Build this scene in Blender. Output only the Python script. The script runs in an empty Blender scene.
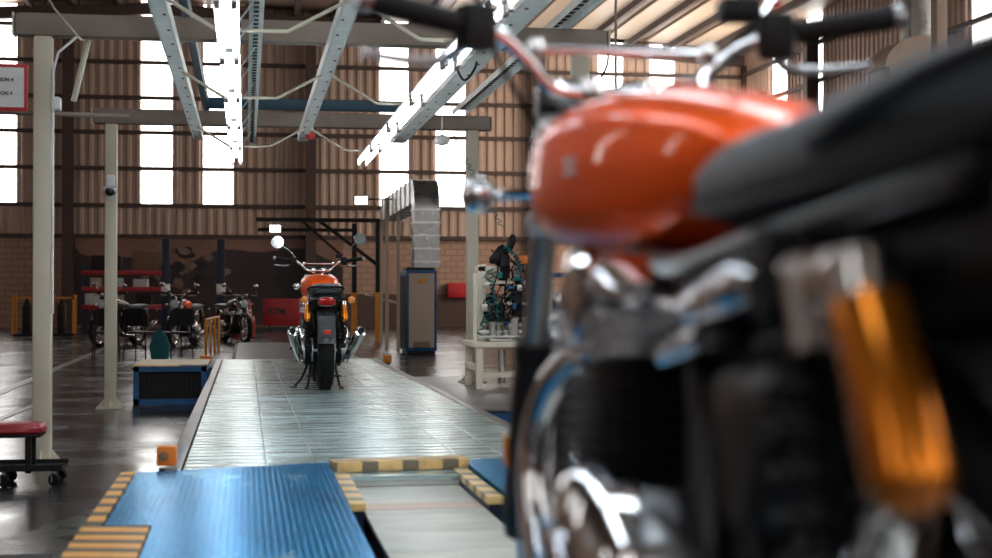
import bpy, bmesh, math, random
from mathutils import Vector, Matrix
from math import sin, cos, tan, pi, radians as R
random.seed(7)
S = bpy.context.scene
C = S.collection

# ------------------------------------------------------------ camera, world, lights, exposure
YAW, PITCH = math.atan(250/1500), math.atan(18/1500)
cd = bpy.data.cameras.new('camera'); cam = bpy.data.objects.new('camera', cd); C.objects.link(cam)
cam.location = (0, 0, 1.0); cam.rotation_euler = (pi/2 + PITCH, 0, -YAW)
cd.sensor_width = 36; cd.lens = 1500/992*36; cd.clip_start = 0.05; cd.clip_end = 200
cd.dof.use_dof = True; cd.dof.focus_distance = 12.6; cd.dof.aperture_fstop = 3.0
S.camera = cam
w = bpy.data.worlds.new('world'); S.world = w; w.use_nodes = True
w.node_tree.nodes['Background'].inputs[0].default_value = (0.75, 0.85, 1.0, 1)
w.node_tree.nodes['Background'].inputs[1].default_value = 0.3
S.view_settings.view_transform = 'Standard'; S.view_settings.look = 'None'
S.view_settings.exposure = 0.1; S.view_settings.gamma = 1.0
WINDOW_POWER = 6.0
def area(name, loc, target, sx, sy, power, col=(1, 1, 1)):
    l = bpy.data.lights.new(name, 'AREA'); l.shape = 'RECTANGLE'; l.size = sx; l.size_y = sy
    l.energy = power; l.color = col
    o = bpy.data.objects.new(name, l); C.objects.link(o); o.location = loc
    o.rotation_euler = (Vector(target) - Vector(loc)).to_track_quat('-Z', 'Y').to_euler()
    return o
area('daylight_right_wall', (16.3, 44.5, 6.0), (9, 49.5, 5.0), 8, 5, 1000, (1.0, .80, .62))
area('added_overhead_light', (1.6, 2.2, 9.4), (0.9, 2.4, 0), 1.6, 7, 200, (.86, .95, 1.0))  # unseen lamp added to brighten the near motorcycle from above
area('added_left_light', (-11.4, 5, 5.5), (0.5, 4, 1), 6, 3, 6, (.85, .94, 1.0))  # unseen lamp added as weak fill from the left

def ax(px, Y): return Y * tan(math.atan((px - 496)/1500) + YAW)
def az(py, px, Y):
    X = ax(px, Y); return 1 + (297 - py)/1500 * (Y*cos(YAW) + X*sin(YAW))

# ------------------------------------------------------------ materials
def mat(name, col, rough=.5, metal=0.0, coat=0.0, emit=None, es=0, noise=0, nscale=6, rnoise=0, bump=0, bscale=40, nstretch=(1, 1, 1), trans=0):
    m = bpy.data.materials.new(name); m.use_nodes = True
    n, l = m.node_tree.nodes, m.node_tree.links; b = n['Principled BSDF']
    b.inputs['Base Color'].default_value = (*col, 1); b.inputs['Roughness'].default_value = rough
    b.inputs['Metallic'].default_value = metal; b.inputs['Coat Weight'].default_value = coat
    b.inputs['Coat Roughness'].default_value = .04
    if emit: b.inputs['Emission Color'].default_value = (*emit, 1); b.inputs['Emission Strength'].default_value = es
    if noise or rnoise or bump:
        tc = n.new('ShaderNodeTexCoord'); mp = n.new('ShaderNodeMapping'); l.new(tc.outputs['Object'], mp.inputs[0])
        mp.inputs['Scale'].default_value = nstretch
        nz = n.new('ShaderNodeTexNoise'); nz.inputs['Scale'].default_value = nscale; nz.inputs['Detail'].default_value = 6
        l.new(mp.outputs[0], nz.inputs['Vector'])
        if noise:
            r = n.new('ShaderNodeMapRange'); r.inputs[1].default_value = .3; r.inputs[2].default_value = .7
            r.inputs[3].default_value = 1 - noise; r.inputs[4].default_value = 1 + noise
            l.new(nz.outputs[0], r.inputs[0])
            mx = n.new('ShaderNodeMix'); mx.data_type = 'RGBA'; mx.blend_type = 'MULTIPLY'; mx.inputs[0].default_value = 1
            mx.inputs[6].default_value = (*col, 1); l.new(r.outputs[0], mx.inputs[7]); l.new(mx.outputs[2], b.inputs['Base Color'])
        if rnoise:
            r = n.new('ShaderNodeMapRange'); r.inputs[1].default_value = .3; r.inputs[2].default_value = .7
            r.inputs[3].default_value = max(.02, rough - rnoise); r.inputs[4].default_value = rough + rnoise
            l.new(nz.outputs[0], r.inputs[0]); l.new(r.outputs[0], b.inputs['Roughness'])
        if bump:
            n2 = n.new('ShaderNodeTexNoise'); n2.inputs['Scale'].default_value = bscale; l.new(mp.outputs[0], n2.inputs['Vector'])
            bp = n.new('ShaderNodeBump'); bp.inputs['Strength'].default_value = bump; bp.inputs['Distance'].default_value = .01
            l.new(n2.outputs[0], bp.inputs['Height']); l.new(bp.outputs[0], b.inputs['Normal'])
    return m

def stripe_mat(name, c1, c2, period, direction=(1, 1, 0), wear=.25):
    m = bpy.data.materials.new(name); m.use_nodes = True
    n, l = m.node_tree.nodes, m.node_tree.links; b = n['Principled BSDF']; b.inputs['Roughness'].default_value = .45
    tc = n.new('ShaderNodeTexCoord'); dt = n.new('ShaderNodeVectorMath'); dt.operation = 'DOT_PRODUCT'
    dt.inputs[1].default_value = Vector(direction).normalized() / period
    l.new(tc.outputs['Object'], dt.inputs[0])
    fr = n.new('ShaderNodeMath'); fr.operation = 'FRACT'; l.new(dt.outputs['Value'], fr.inputs[0])
    gt = n.new('ShaderNodeMath'); gt.operation = 'GREATER_THAN'; gt.inputs[1].default_value = .4; l.new(fr.outputs[0], gt.inputs[0])
    mx = n.new('ShaderNodeMix'); mx.data_type = 'RGBA'; l.new(gt.outputs[0], mx.inputs[0])
    mx.inputs[6].default_value = (*c2, 1); mx.inputs[7].default_value = (*c1, 1)
    nz = n.new('ShaderNodeTexNoise'); nz.inputs['Scale'].default_value = 14; nz.inputs['Detail'].default_value = 6; l.new(tc.outputs['Object'], nz.inputs['Vector'])
    r = n.new('ShaderNodeMapRange'); r.inputs[1].default_value = .45; r.inputs[2].default_value = .75; r.inputs[4].default_value = wear
    l.new(nz.outputs[0], r.inputs[0])
    m2 = n.new('ShaderNodeMix'); m2.data_type = 'RGBA'; l.new(r.outputs[0], m2.inputs[0]); l.new(mx.outputs[2], m2.inputs[6])
    m2.inputs[7].default_value = (.12, .09, .07, 1); l.new(m2.outputs[2], b.inputs['Base Color'])
    return m

def brick_mat(name, c1, c2, cm, axis='x'):
    m = bpy.data.materials.new(name); m.use_nodes = True
    n, l = m.node_tree.nodes, m.node_tree.links; b = n['Principled BSDF']; b.inputs['Roughness'].default_value = .8
    tc = n.new('ShaderNodeTexCoord'); sp = n.new('ShaderNodeSeparateXYZ'); cb = n.new('ShaderNodeCombineXYZ')
    l.new(tc.outputs['Object'], sp.inputs[0]); l.new(sp.outputs[0 if axis == 'x' else 1], cb.inputs[0]); l.new(sp.outputs[2], cb.inputs[1])
    br = n.new('ShaderNodeTexBrick'); br.inputs['Scale'].default_value = 1; br.inputs['Brick Width'].default_value = .4
    br.inputs['Row Height'].default_value = .2; br.inputs['Mortar Size'].default_value = .012
    br.inputs['Color1'].default_value = (*c1, 1); br.inputs['Color2'].default_value = (*c2, 1); br.inputs['Mortar'].default_value = (*cm, 1)
    l.new(cb.outputs[0], br.inputs['Vector']); l.new(br.outputs[0], b.inputs['Base Color'])
    bp = n.new('ShaderNodeBump'); bp.inputs['Strength'].default_value = .5; bp.invert = True; l.new(br.outputs['Fac'], bp.inputs['Height']); l.new(bp.outputs[0], b.inputs['Normal'])
    return m

M = {}
M['cream'] = mat('cream_paint', (.58, .53, .42), .42, noise=.08, nscale=3, rnoise=.1)
M['ivory'] = mat('ivory_paint', (.84, .76, .62), .4, noise=.06)
M['beam'] = mat('beam_paint', (.27, .215, .18), .5, noise=.15, nscale=2)
M['galv'] = mat('galvanised_steel', (.80, .83, .80), .42, .1, noise=.12, nscale=12, rnoise=.1)
M['steel'] = mat('brushed_steel', (.62, .62, .6), .3, .9, noise=.1, nscale=20)
M['slat'] = mat('worn_slat_metal', (.50, .64, .64), .25, .6, noise=.22, nscale=3, rnoise=.10, nstretch=(.5, 6, 1), bump=.25, bscale=7)
M['dull'] = mat('dull_floor_plate', (.20, .185, .175), .35, .3, noise=.2, nscale=4)
M['plate'] = mat('pale_plate_metal', (.60, .60, .54), .42, .25, noise=.2, nscale=4, rnoise=.1, nstretch=(1, 3, 1))
M['chrome'] = mat('chrome', (.82, .82, .84), .10, 1)
M['alloy'] = mat('cast_alloy', (.5, .5, .52), .28, 1, noise=.1, nscale=20)
M['rubber'] = mat('rubber', (.012, .012, .013), .6, bump=.2, bscale=80)
M['black'] = mat('black_paint', (.010, .010, .012), .32, coat=.1)
M['satin'] = mat('satin_black', (.009, .009, .010), .5)
M['engine'] = mat('engine_black', (.010, .010, .011), .42, .2)
M['orange'] = mat('orange_paint', (1.0, .105, .002), .38, .4, coat=.45)
M['orange'].node_tree.nodes['Principled BSDF'].inputs['IOR'].default_value = 1.15
M['gold'] = mat('gold_anodised', (.80, .24, .02), .2, .8)
M['seat'] = mat('seat_vinyl', (.11, .12, .13), .45, bump=.15, bscale=120)
M['fender'] = mat('fender_dark', (.075, .08, .09), .3, coat=.4)
M['redlens'] = mat('red_lens', (.55, .01, .01), .12, coat=1, )
M['amber'] = mat('amber_lens', (.75, .22, .015), .15, coat=1)
M['lens'] = mat('clear_lens', (.7, .75, .8), .06, coat=1)
M['white'] = mat('white_paint', (.78, .78, .78), .4)
M['red'] = mat('red_paint', (.50, .02, .025), .35, noise=.1, nscale=5)
M['redcloth'] = mat('red_vinyl', (.30, .012, .018), .35, noise=.1)
M['blue'] = mat('blue_paint', (.006, .085, .24), .4, noise=.2, nscale=6)
M['dkblue'] = mat('dark_blue_paint', (.006, .018, .055), .4)
M['tealbar'] = mat('teal_tray_paint', (.008, .075, .13), .4)
M['teal'] = mat('teal_plastic', (.0, .17, .18), .4)
M['yellow'] = mat('yellow_paint', (.80, .30, .02), .4, noise=.1)
M['orangebox'] = mat('orange_enclosure', (.85, .22, .02), .4, noise=.1)
M['tan'] = mat('tan_panel', (.58, .45, .35), .45)
M['cardboard'] = mat('cardboard', (.25, .15, .09), .8, noise=.1)
M['dark'] = mat('dark_steel', (.03, .025, .024), .55, noise=.2)
M['portal'] = mat('portal_paint', (.07, .045, .04), .6, noise=.2)
M['duct'] = mat('duct_sheet', (.42, .42, .41), .32, .8, noise=.2, nscale=4, rnoise=.1)
M['tube'] = mat('fluorescent_tube', (1, 1, 1), .3, emit=(.86, .94, 1), es=13)
M['lamp'] = mat('lamp_panel', (1, 1, 1), .3, emit=(.95, .97, 1), es=7)
M['fixture'] = mat('white_enamel', (.75, .8, .85), .3)
M['pane'] = mat('translucent_panel', (.9, .9, .88), .4, emit=(1, .985, .96), es=WINDOW_POWER)
M['sky'] = mat('roof_panel_added_glow', (.45, .36, .28), .5, emit=(1, .74, .52), es=.22)  # emission added so the roof bays look bright
M['sheet'] = mat('wall_sheet', (.52, .385, .315), .5, .1, noise=.1, nscale=.8)
M['roof'] = mat('roof_sheet', (.29, .205, .15), .5, noise=.15, nscale=.5, )
M['floor'] = mat('polished_floor', (.030, .028, .031), .22, noise=.35, nscale=1.3, rnoise=.09, bump=.10, bscale=3)
M['floor'].node_tree.nodes['Principled BSDF'].inputs['IOR'].default_value = 1.27
M['floorline'] = mat('floor_line_paint', (.22, .17, .15), .35, noise=.3, nscale=8)
M['mat'] = mat('dark_floor_strip', (.03, .036, .03), .3, noise=.3, nscale=4, rnoise=.08)
M['block'] = brick_mat('painted_block', (.46, .30, .23), (.40, .26, .20), (.22, .14, .11))
M['blocky'] = brick_mat('painted_block_side', (.50, .34, .26), (.44, .29, .22), (.26, .17, .13), 'y')
M['dado'] = mat('dado_paint', (.09, .05, .04), .5)
M['hazard'] = stripe_mat('hazard_paint', (.90, .42, .07), (.05, .03, .02), .215, (0.12, 1, 0))
M['hazard2'] = stripe_mat('hazard_panel_paint', (.90, .42, .07), (.05, .03, .02), .15, (0.22, 1, 0))
M['hazardx'] = stripe_mat('hazard_tape', (.85, .55, .22), (.22, .17, .12), .065, (.28, 1, 0), .4)
M['hazardw'] = stripe_mat('hazard_worn', (.88, .60, .25), (.30, .26, .20), .2, (0.2, 1, 0), .35)
M['mural_sky'] = mat('mural_sky_print', (.22, .12, .09), .5, noise=.2, nscale=1)
M['mural_hill'] = mat('mural_hill_print', (.035, .022, .026), .5, noise=.4, nscale=1)
M['mural_pale'] = mat('mural_pale_print', (.20, .13, .11), .5, noise=.5, nscale=3)
M['mural_dark'] = mat('mural_dark_print', (.010, .008, .010), .5)
M['beige'] = mat('beige_duct', (.62, .45, .33), .5)

for q_ in ('satin', 'engine', 'rubber', 'seat', 'dark'): M[q_].node_tree.nodes['Principled BSDF'].inputs['IOR'].default_value = 1.3
# blue ramp: tread plate, worn paint; window reflections put into the colour as pale patches
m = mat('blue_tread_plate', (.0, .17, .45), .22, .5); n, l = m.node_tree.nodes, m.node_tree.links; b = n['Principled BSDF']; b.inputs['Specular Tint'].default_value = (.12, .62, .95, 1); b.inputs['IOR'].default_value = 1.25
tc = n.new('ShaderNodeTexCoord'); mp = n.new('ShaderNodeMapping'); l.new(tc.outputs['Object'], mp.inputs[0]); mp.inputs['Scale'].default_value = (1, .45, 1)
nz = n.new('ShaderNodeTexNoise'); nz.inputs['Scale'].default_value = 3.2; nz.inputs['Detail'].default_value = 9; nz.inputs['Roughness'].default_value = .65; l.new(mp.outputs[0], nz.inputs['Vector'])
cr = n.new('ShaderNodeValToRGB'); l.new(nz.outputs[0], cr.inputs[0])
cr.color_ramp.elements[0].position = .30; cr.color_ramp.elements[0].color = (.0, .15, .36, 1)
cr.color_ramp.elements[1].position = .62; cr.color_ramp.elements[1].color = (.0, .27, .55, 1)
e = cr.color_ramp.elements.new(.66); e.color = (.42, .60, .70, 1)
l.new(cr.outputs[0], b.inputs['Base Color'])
vo = n.new('ShaderNodeTexBrick'); vo.inputs['Scale'].default_value = 1; vo.inputs['Brick Width'].default_value = .045; vo.inputs['Row Height'].default_value = .022; vo.inputs['Mortar Size'].default_value = .006; vo.inputs['Mortar Smooth'].default_value = 1
l.new(tc.outputs['Object'], vo.inputs['Vector'])
bp = n.new('ShaderNodeBump'); bp.inputs['Strength'].default_value = .25; bp.inputs['Distance'].default_value = .003; bp.invert = True
l.new(vo.outputs['Fac'], bp.inputs['Height']); l.new(bp.outputs[0], b.inputs['Normal'])
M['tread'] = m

# ------------------------------------------------------------ mesh helpers
def tag(o, label=None, cat=None, group=None, kind=None):
    if label: o['label'] = label
    if cat: o['category'] = cat
    if group: o['group'] = group
    if kind: o['kind'] = kind
    return o
def empty(name, loc, label, cat, rz=0, group=None):
    o = bpy.data.objects.new(name, None); C.objects.link(o); o.location = loc; o.rotation_euler = (0, 0, rz)
    o.empty_display_size = .1
    return tag(o, label, cat, group)
def cr_spline(pts, k):
    out = []; n_ = len(pts)
    for i in range(n_ - 1):
        p0, p1, p2, p3 = pts[max(i-1, 0)], pts[i], pts[i+1], pts[min(i+2, n_-1)]
        for j in range(k):
            t = j/k
            out.append(tuple(.5*((2*b_) + (-a_ + c_)*t + (2*a_ - 5*b_ + 4*c_ - d_)*t*t + (-a_ + 3*b_ - 3*c_ + d_)*t**3) for a_, b_, c_, d_ in zip(p0, p1, p2, p3)))
    out.append(tuple(pts[-1])); return out

class MB:
    def __init__(s): s.v = []; s.f = []
    def add(s, vs, fs):
        k = len(s.v); s.v += [tuple(v) for v in vs]; s.f += [tuple(i + k for i in f) for f in fs]; return s
    def box(s, c, d, rot=None, bev=0):
        hx, hy, hz = d[0]/2, d[1]/2, d[2]/2
        if bev:
            bev = min(bev, hx*.95, hy*.95, hz*.95)
            bm = bmesh.new(); bmesh.ops.create_cube(bm, size=1)
            for v in bm.verts: v.co = Vector((v.co.x*d[0], v.co.y*d[1], v.co.z*d[2]))
            bmesh.ops.bevel(bm, geom=bm.edges[:], offset=bev, segments=2, affect='EDGES', profile=.6)
            bm.verts.index_update(); vs = [v.co.copy() for v in bm.verts]; fs = [[v.index for v in f.verts] for f in bm.faces]; bm.free()
        else:
            vs = [Vector((x*hx, y*hy, z*hz)) for x in (-1, 1) for y in (-1, 1) for z in (-1, 1)]
            fs = [(0, 1, 3, 2), (4, 6, 7, 5), (0, 4, 5, 1), (2, 3, 7, 6), (0, 2, 6, 4), (1, 5, 7, 3)]
        if rot is not None:
            vs = [rot @ v for v in vs]
        return s.add([v + Vector(c) for v in vs], fs)
    def bar(s, a, b_, wx, wz, bev=0, up=(0, 0, 1)):     # rectangular bar from a to b
        a, b_ = Vector(a), Vector(b_); y = (b_ - a); L = y.length; y.normalize()
        x = y.cross(Vector(up))
        if x.length < 1e-4: x = y.cross(Vector((0, 1, 0)))
        x.normalize(); z = x.cross(y)
        return s.box((a + b_)/2, (wx, L, wz), Matrix((x, y, z)).transposed(), bev)
    def tube(s, pts, r, n=12, k=0, caps=True):
        if k: 
            if isinstance(r, (list, tuple)):
                q = cr_spline([(*p, rr) for p, rr in zip(pts, r)], k); pts = [p[:3] for p in q]; r = [p[3] for p in q]
            else: pts = cr_spline(pts, k)
        P = [Vector(p) for p in pts]; N = len(P)
        rr = r if isinstance(r, (list, tuple)) else [r]*N
        t = (P[1] - P[0]).normalized(); u = t.orthogonal().normalized(); vs = []
        for i in range(N):
            tn = (P[min(i+1, N-1)] - P[max(i-1, 0)])
            if tn.length > 1e-9: tn.normalize(); u = (u - tn*u.dot(tn)).normalized(); t = tn
            w_ = t.cross(u)
            for j in range(n):
                a = 2*pi*j/n; vs.append(P[i] + (u*cos(a) + w_*sin(a))*rr[i])
        fs = [(i*n + j, i*n + (j+1) % n, (i+1)*n + (j+1) % n, (i+1)*n + j) for i in range(N-1) for j in range(n)]
        if caps: fs += [tuple(range(n))[::-1], tuple((N-1)*n + j for j in range(n))]
        return s.add(vs, fs)
    def lathe(s, prof, org=(0, 0, 0), axis=(0, 0, 1), n=24, closed=False):   # prof: (radius, along axis)
        ax_ = Vector(axis).normalized(); u = ax_.orthogonal().normalized(); w_ = ax_.cross(u); vs = []
        for r_, h in prof:
            for j in range(n):
                a = 2*pi*j/n; vs.append(Vector(org) + ax_*h + (u*cos(a) + w_*sin(a))*r_)
        N = len(prof); rng = range(N if closed else N-1)
        fs = [(i*n + j, i*n + (j+1) % n, ((i+1) % N)*n + (j+1) % n, ((i+1) % N)*n + j) for i in rng for j in range(n)]
        if not closed: fs += [tuple(range(n))[::-1], tuple((N-1)*n + j for j in range(n))]
        return s.add(vs, fs)
    def loft(s, rings, caps=True):
        n = len(rings[0]); vs = [p for r_ in rings for p in r_]; N = len(rings)
        fs = [(i*n + j, i*n + (j+1) % n, (i+1)*n + (j+1) % n, (i+1)*n + j) for i in range(N-1) for j in range(n)]
        if caps: fs += [tuple(range(n))[::-1], tuple((N-1)*n + j for j in range(n))]
        return s.add(vs, fs)
    def prism(s, poly, a, b_, axis='z'):   # polygon in the plane normal to axis, extruded a..b
        def P(p, h): return {'z': (p[0], p[1], h), 'x': (h, p[0], p[1]), 'y': (p[0], h, p[1])}[axis]
        n = len(poly); vs = [P(p, a) for p in poly] + [P(p, b_) for p in poly]
        return s.add(vs, [tuple(range(n))[::-1], tuple(range(n, 2*n))] + [(i, (i+1) % n, n + (i+1) % n, n + i) for i in range(n)])
    def build(s, name, m, parent=None, loc=None, smooth=38):
        me = bpy.data.meshes.new(name); me.from_pydata(s.v, [], s.f)
        bm = bmesh.new(); bm.from_mesh(me); bmesh.ops.recalc_face_normals(bm, faces=bm.faces); bm.to_mesh(me); bm.free()
        if smooth: me.shade_smooth(); me.set_sharp_from_angle(angle=R(smooth))
        me.materials.append(M[m]); o = bpy.data.objects.new(name, me); C.objects.link(o)
        if parent: o.parent = parent
        if loc: o.location = loc
        return o
def copy_tree(o, parent=None):
    c = o.copy(); C.objects.link(c); c.parent = parent
    for ch in o.children: copy_tree(ch, c)
    return c
def superring(y, hw, z0, z1, n=36, e=2.4, cx=0, bot=None):
    out = []; cz, hz = (z0+z1)/2, (z1-z0)/2
    for j in range(n):
        a = 2*pi*j/n; ca, sa = cos(a), sin(a); ee = e if sa > 0 or bot is None else bot
        out.append((cx + hw*math.copysign(abs(ca)**(2/ee), ca), y, cz + hz*math.copysign(abs(sa)**(2/ee), sa)))
    return out

# ------------------------------------------------------------ the setting
def st(o): return tag(o, kind='structure')
YW, XR, XL, YB = 50.0, 17.0, -12.0, -12.0
def roof_z(x): return 10.75 - .06*abs(x + 3)
fl = MB().box(((XL+XR)/2, (YB+YW)/2, -.1), (XR-XL+.6, YW-YB+.6, .2)); st(fl.build('floor', 'floor'))
pr = [(x, roof_z(x)) for x in (XL-.3, -3, XR+.3)]
st(MB().prism(pr + [(x, z+.08) for x, z in reversed(pr)], YB-.3, YW+.3, 'y').build('ceiling', 'roof'))
def wave(a, b_, off, amp=.055):
    pts = []; x = a; i = 0; step = .30
    while x < b_:
        for dx, h in ((0, 0), (.14, 0), (.17, amp), (.27, amp)):
            if x + dx < b_: pts.append((x+dx, off + h))
        x += step
    pts.append((b_, off)); return pts
def sheet(mb, a, b_, z0f, z1f, off, sgn, axis):
    P = wave(a, b_, 0); vs = []; fs = []
    for u, d in P:
        z0, z1 = z0f(u), z1f(u); q = off - sgn*d
        for z in (z0, z1): vs.append((u, q, z) if axis == 'x' else (q, u, z))
    for i in range(len(P)-1): fs.append((2*i, 2*i+2, 2*i+3, 2*i+1))
    mb.add(vs, fs)
def wall(side, a, b_, off, sgn, axis, wins, block, wcount, girts=True):
    mb = MB(); zt = (lambda u: roof_z(u)) if axis == 'x' else (lambda u: roof_z(off))
    cur = a
    for (p, q) in sorted(wins) + [(b_, b_)]:
        if p > cur: sheet(mb, cur, p, lambda u: 3.0, zt, off, sgn, axis)
        if q > p: sheet(mb, p, q, lambda u: 3.0, lambda u: 3.97, off, sgn, axis)
        cur = q
    o = mb.build('wall_'+side, 'sheet', smooth=0); st(o)
    lo = MB(); th = .2; c0 = off + sgn*(-.02 + th/2)
    lo.box(((a+b_)/2, c0, 1.5) if axis == 'x' else (c0, (a+b_)/2, 1.5), (b_-a, th, 3.0) if axis == 'x' else (th, b_-a, 3.0))
    lo.build('wall_%s_blockwork' % side, block, o)
    k = wcount
    for (p, q) in wins:
        w_ = MB(); top = min(zt(p), zt(q)); c1 = off + sgn*.04
        w_.box(((p+q)/2, c1, (3.97+top)/2) if axis == 'x' else (c1, (p+q)/2, (3.97+top)/2), (q-p, .02, top-3.97) if axis == 'x' else (.02, q-p, top-3.97))
        st(w_.build('window_%d' % k, 'pane')); k += 1
    g = MB()
    for z in (2.97, 3.97, 5.17, 6.34, 7.47, 8.62, 9.77):
        if axis == 'y' and z > zt(0): continue
        c2 = off - sgn*.12
        g.box(((a+b_)/2, c2, z) if axis == 'x' else (c2, (a+b_)/2, z), (b_-a, .10, .13) if axis == 'x' else (.10, b_-a, .13))
    st(g.build('trim_%d' % k, 'portal'))
    return k + 1
fw = [(ax(p, YW), ax(q, YW)) for p, q in ((-54, -24), (0, 16), (141, 172), (203, 233), (380, 408), (436, 465), (598, 623), (650, 675))]
fw[1] = (fw[1][1]-1.05, fw[1][1])
k = wall('far', XL, XR, YW, 1, 'x', fw, 'block', 1)
rw = []
for yc in (46.2, 43.2, 35.5, 32.5, 25, 22, 14, 11, 3.5, .5, -6, -9): rw.append((yc-.75, yc+.75))
k = wall('right', YB, YW, XR, 1, 'y', rw, 'blocky', k)
k = wall('left', YB, YW, XL, -1, 'y', [(y-.5, y+.5) for y in (-6, 14, 22)], 'blocky', k)
k = wall('rear', XL, XR, YB, -1, 'x', [(x-.5, x+.5) for x in (-5, -1, 6, 9, 13)], 'block', k)
# purlins, rafters, portal columns
x = XL + 1
while x < XR:
    st(MB().box((x, (YB+YW)/2, roof_z(x)-.15), (.13, YW-YB, .28)).build('trim_%d' % k, 'portal')); k += 1; x += 1.4
for yy in (YW-.35, 27.5, 20, 12.5, 5, -4):
    p2 = [(XL, roof_z(XL)-.22), (-3, roof_z(-3)-.22), (XR, roof_z(XR)-.22)]
    st(MB().prism(p2 + [(x_, z_-.38) for x_, z_ in reversed(p2)], yy-.12, yy+.12, 'y').build('trim_%d' % k, 'portal')); k += 1
def icol(x, y, top, flip=False):
    g = MB()
    for s in (-1, 1):
        g.box((x, y + s*.17, top/2) if not flip else (x + s*.17, y, top/2), (.34, .03, top) if not flip else (.03, .34, top))
    g.box((x, y, top/2), (.03, .32, top) if not flip else (.32, .03, top))
    global k
    st(g.build('trim_%d' % k, 'portal')); k += 1
for px in (69, 310, 537, 744): X_ = ax(px, YW); icol(X_, YW-.4, roof_z(X_)-.6)
for y_ in (42.5, 35, 27.5, 20): icol(XR-.4, y_, roof_z(XR)-.6, True)
# translucent roof panels between purlins, added to brighten roof and far wall
for i, (xa, y0, y1) in enumerate([(8.3, 36, 49.3), (9.7, 32, 49.3), (11.1, 30, 49.3), (12.5, 30, 49.3), (13.9, 26, 49.3), (15.3, 26, 49.3), (6.9, 38, 49.3), (5.5, 24, 34), (-.1, 0, 12), (11.1, 4, 16)]):
    st(MB().box((xa, (y0+y1)/2, roof_z(xa)-.07), (1.0, y1-y0, .03), Matrix.Rotation(-.06 if xa < -3 else .06, 3, 'Y')).build('window_%d' % k, 'sky')); k += 1
st(MB().box((8.0, YW-.06, .55), (9.5, .06, 1.1)).build('baseboard_far', 'dado'))
# floor markings
st(MB().bar((ax(-30, 14.4), 14.4, .003), (ax(112, 32), 32, .003), .12, .006).build('trim_%d' % k, 'floorline')); k += 1
st(MB().bar((-2.3, 4.5, .003), (-1.9, 15, .003), .07, .006).build('trim_%d' % k, 'floorline')); k += 1
st(MB().prism([(-.95, 3.0), (-.56, 3.0), (-.60, 7.6), (-.98, 6.4)], .0, .005).build('trim_%d' % k, 'mat')); k += 1

# ------------------------------------------------------------ conveyor platform and ramps
PZ = .245
pf = empty('conveyor_platform', (.61, 12.4, 0), 'long raised platform of worn metal slats carrying the far orange motorcycle', 'platform')
g = MB(); y = 6.34; i = 0
while y < 18.4:
    wy = .142; g.box((0, y - 12.4 + wy/2, PZ-.012), (1.76, wy, .024), Matrix.Rotation(random.uniform(-.004, .004), 3, 'X'), .003); y += .15
g.build('slat_surface', 'slat', pf)
MB().box((0, 0, (PZ-.024)/2), (1.74, 12.0, PZ-.026)).build('base_frame', 'dark', pf)
for s in (-1, 1):
    MB().box((s*.925, 0, PZ/2), (.07, 12.15, PZ-.002), bev=.006).build('side_rail', 'dull', pf)
for xx in (-.52, -.30, .38, .60):
    MB().box((xx, 0, PZ+.001), (.007, 12.0, .003)).build('guide_line', 'steel', pf)

fp = MB().box((0, 0, .05), (1.9, 11, .10), bev=.01).build('floor_grating', 'dark', loc=(.75, 24.4, 0))
tag(fp, 'low dark continuation of the conveyor beyond the slatted platform', 'platform')
t = MB()
for i in range(40): t.box((0, -5.3+i*.27, .105), (1.8, .2, .012))
t.build('tread_bars', 'dull', fp)

bl = empty('blue_ramp', (-.05, 5.1, 0), 'large worn bright blue tread plate with painted-in pale reflections left of the pale metal plate', 'ramp')
ring = [(-.245, -3.6), (.41, -3.6), (.41, 1.58), (-.40, 1.33), (-.40, -.18), (-.245, -.18)]
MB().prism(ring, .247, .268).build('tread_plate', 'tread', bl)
MB().prism([(-.42, -3.55), (.395, -3.55), (.395, 1.15), (-.42, 1.15)], .0, .246).build('base', 'dkblue', bl)
MB().prism([(-.405, -.17), (-.405, 1.325), (-.46, 1.31), (-.46, -.17)], .247, .272).build('hazard_edge', 'hazard', bl)
MB().prism([(-.46, -2.6), (-.25, -2.6), (-.25, -.185), (-.46, -.185)], .247, .274).build('hazard_panel', 'hazard2', bl)

cp = empty('lift_plate', (.665, 4.9, 0), 'pale bare metal plate sunk between the two blue ramps', 'plate')
g = MB()
for i in range(7): g.box((0, -1.25 + i*.41, .193), (.46, .402, .02), bev=.003)
g.build('plate_surface', 'plate', cp)
MB().box((0, 0, .09), (.44, 2.8, .184)).build('base', 'dark', cp)
MB().box((0, 1.47, .215), (.47, .05, .03), bev=.004).build('end_bar', 'galv', cp)
MB().box((0, .80, .2035), (.45, .17, .003)).build('stained_band', 'tan', cp)
tp = MB().box((0, 0, 0), (.60, .14, .045), Matrix.Rotation(.10, 3, 'Z'), .006).build('hazard_crossbar', 'hazardx', loc=(.665, 6.56, .27))
tag(tp, 'worn yellow and black striped bar lying across the end of the pale plate', 'bar')
for xa, ya, yb, lb in ((.40, 5.45, 6.42, 'short worn striped kerb between the large blue ramp and the pale plate'),
                       (.925, 5.55, 6.52, 'short worn striped kerb beside the small blue plate at right')):
    o = MB().box((0, 0, .238), (.062, yb-ya, .03), bev=.004).build('hazard_kerb', 'hazardw', loc=(xa, (ya+yb)/2, 0))
    MB().box((0, 0, .111), (.05, yb-ya-.02, .222)).build('support', 'dkblue', o)
    tag(o, lb, 'kerb')
b2 = empty('blue_ramp', (1.24, 6.15, 0), 'small clean blue plate right of the striped bar, partly behind the near fork', 'ramp')
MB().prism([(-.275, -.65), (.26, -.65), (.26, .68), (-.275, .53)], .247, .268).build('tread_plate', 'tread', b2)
MB().prism([(-.255, -.63), (.25, -.63), (.25, .10), (-.255, .10)], 0, .246).build('base', 'blue', b2)

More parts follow.
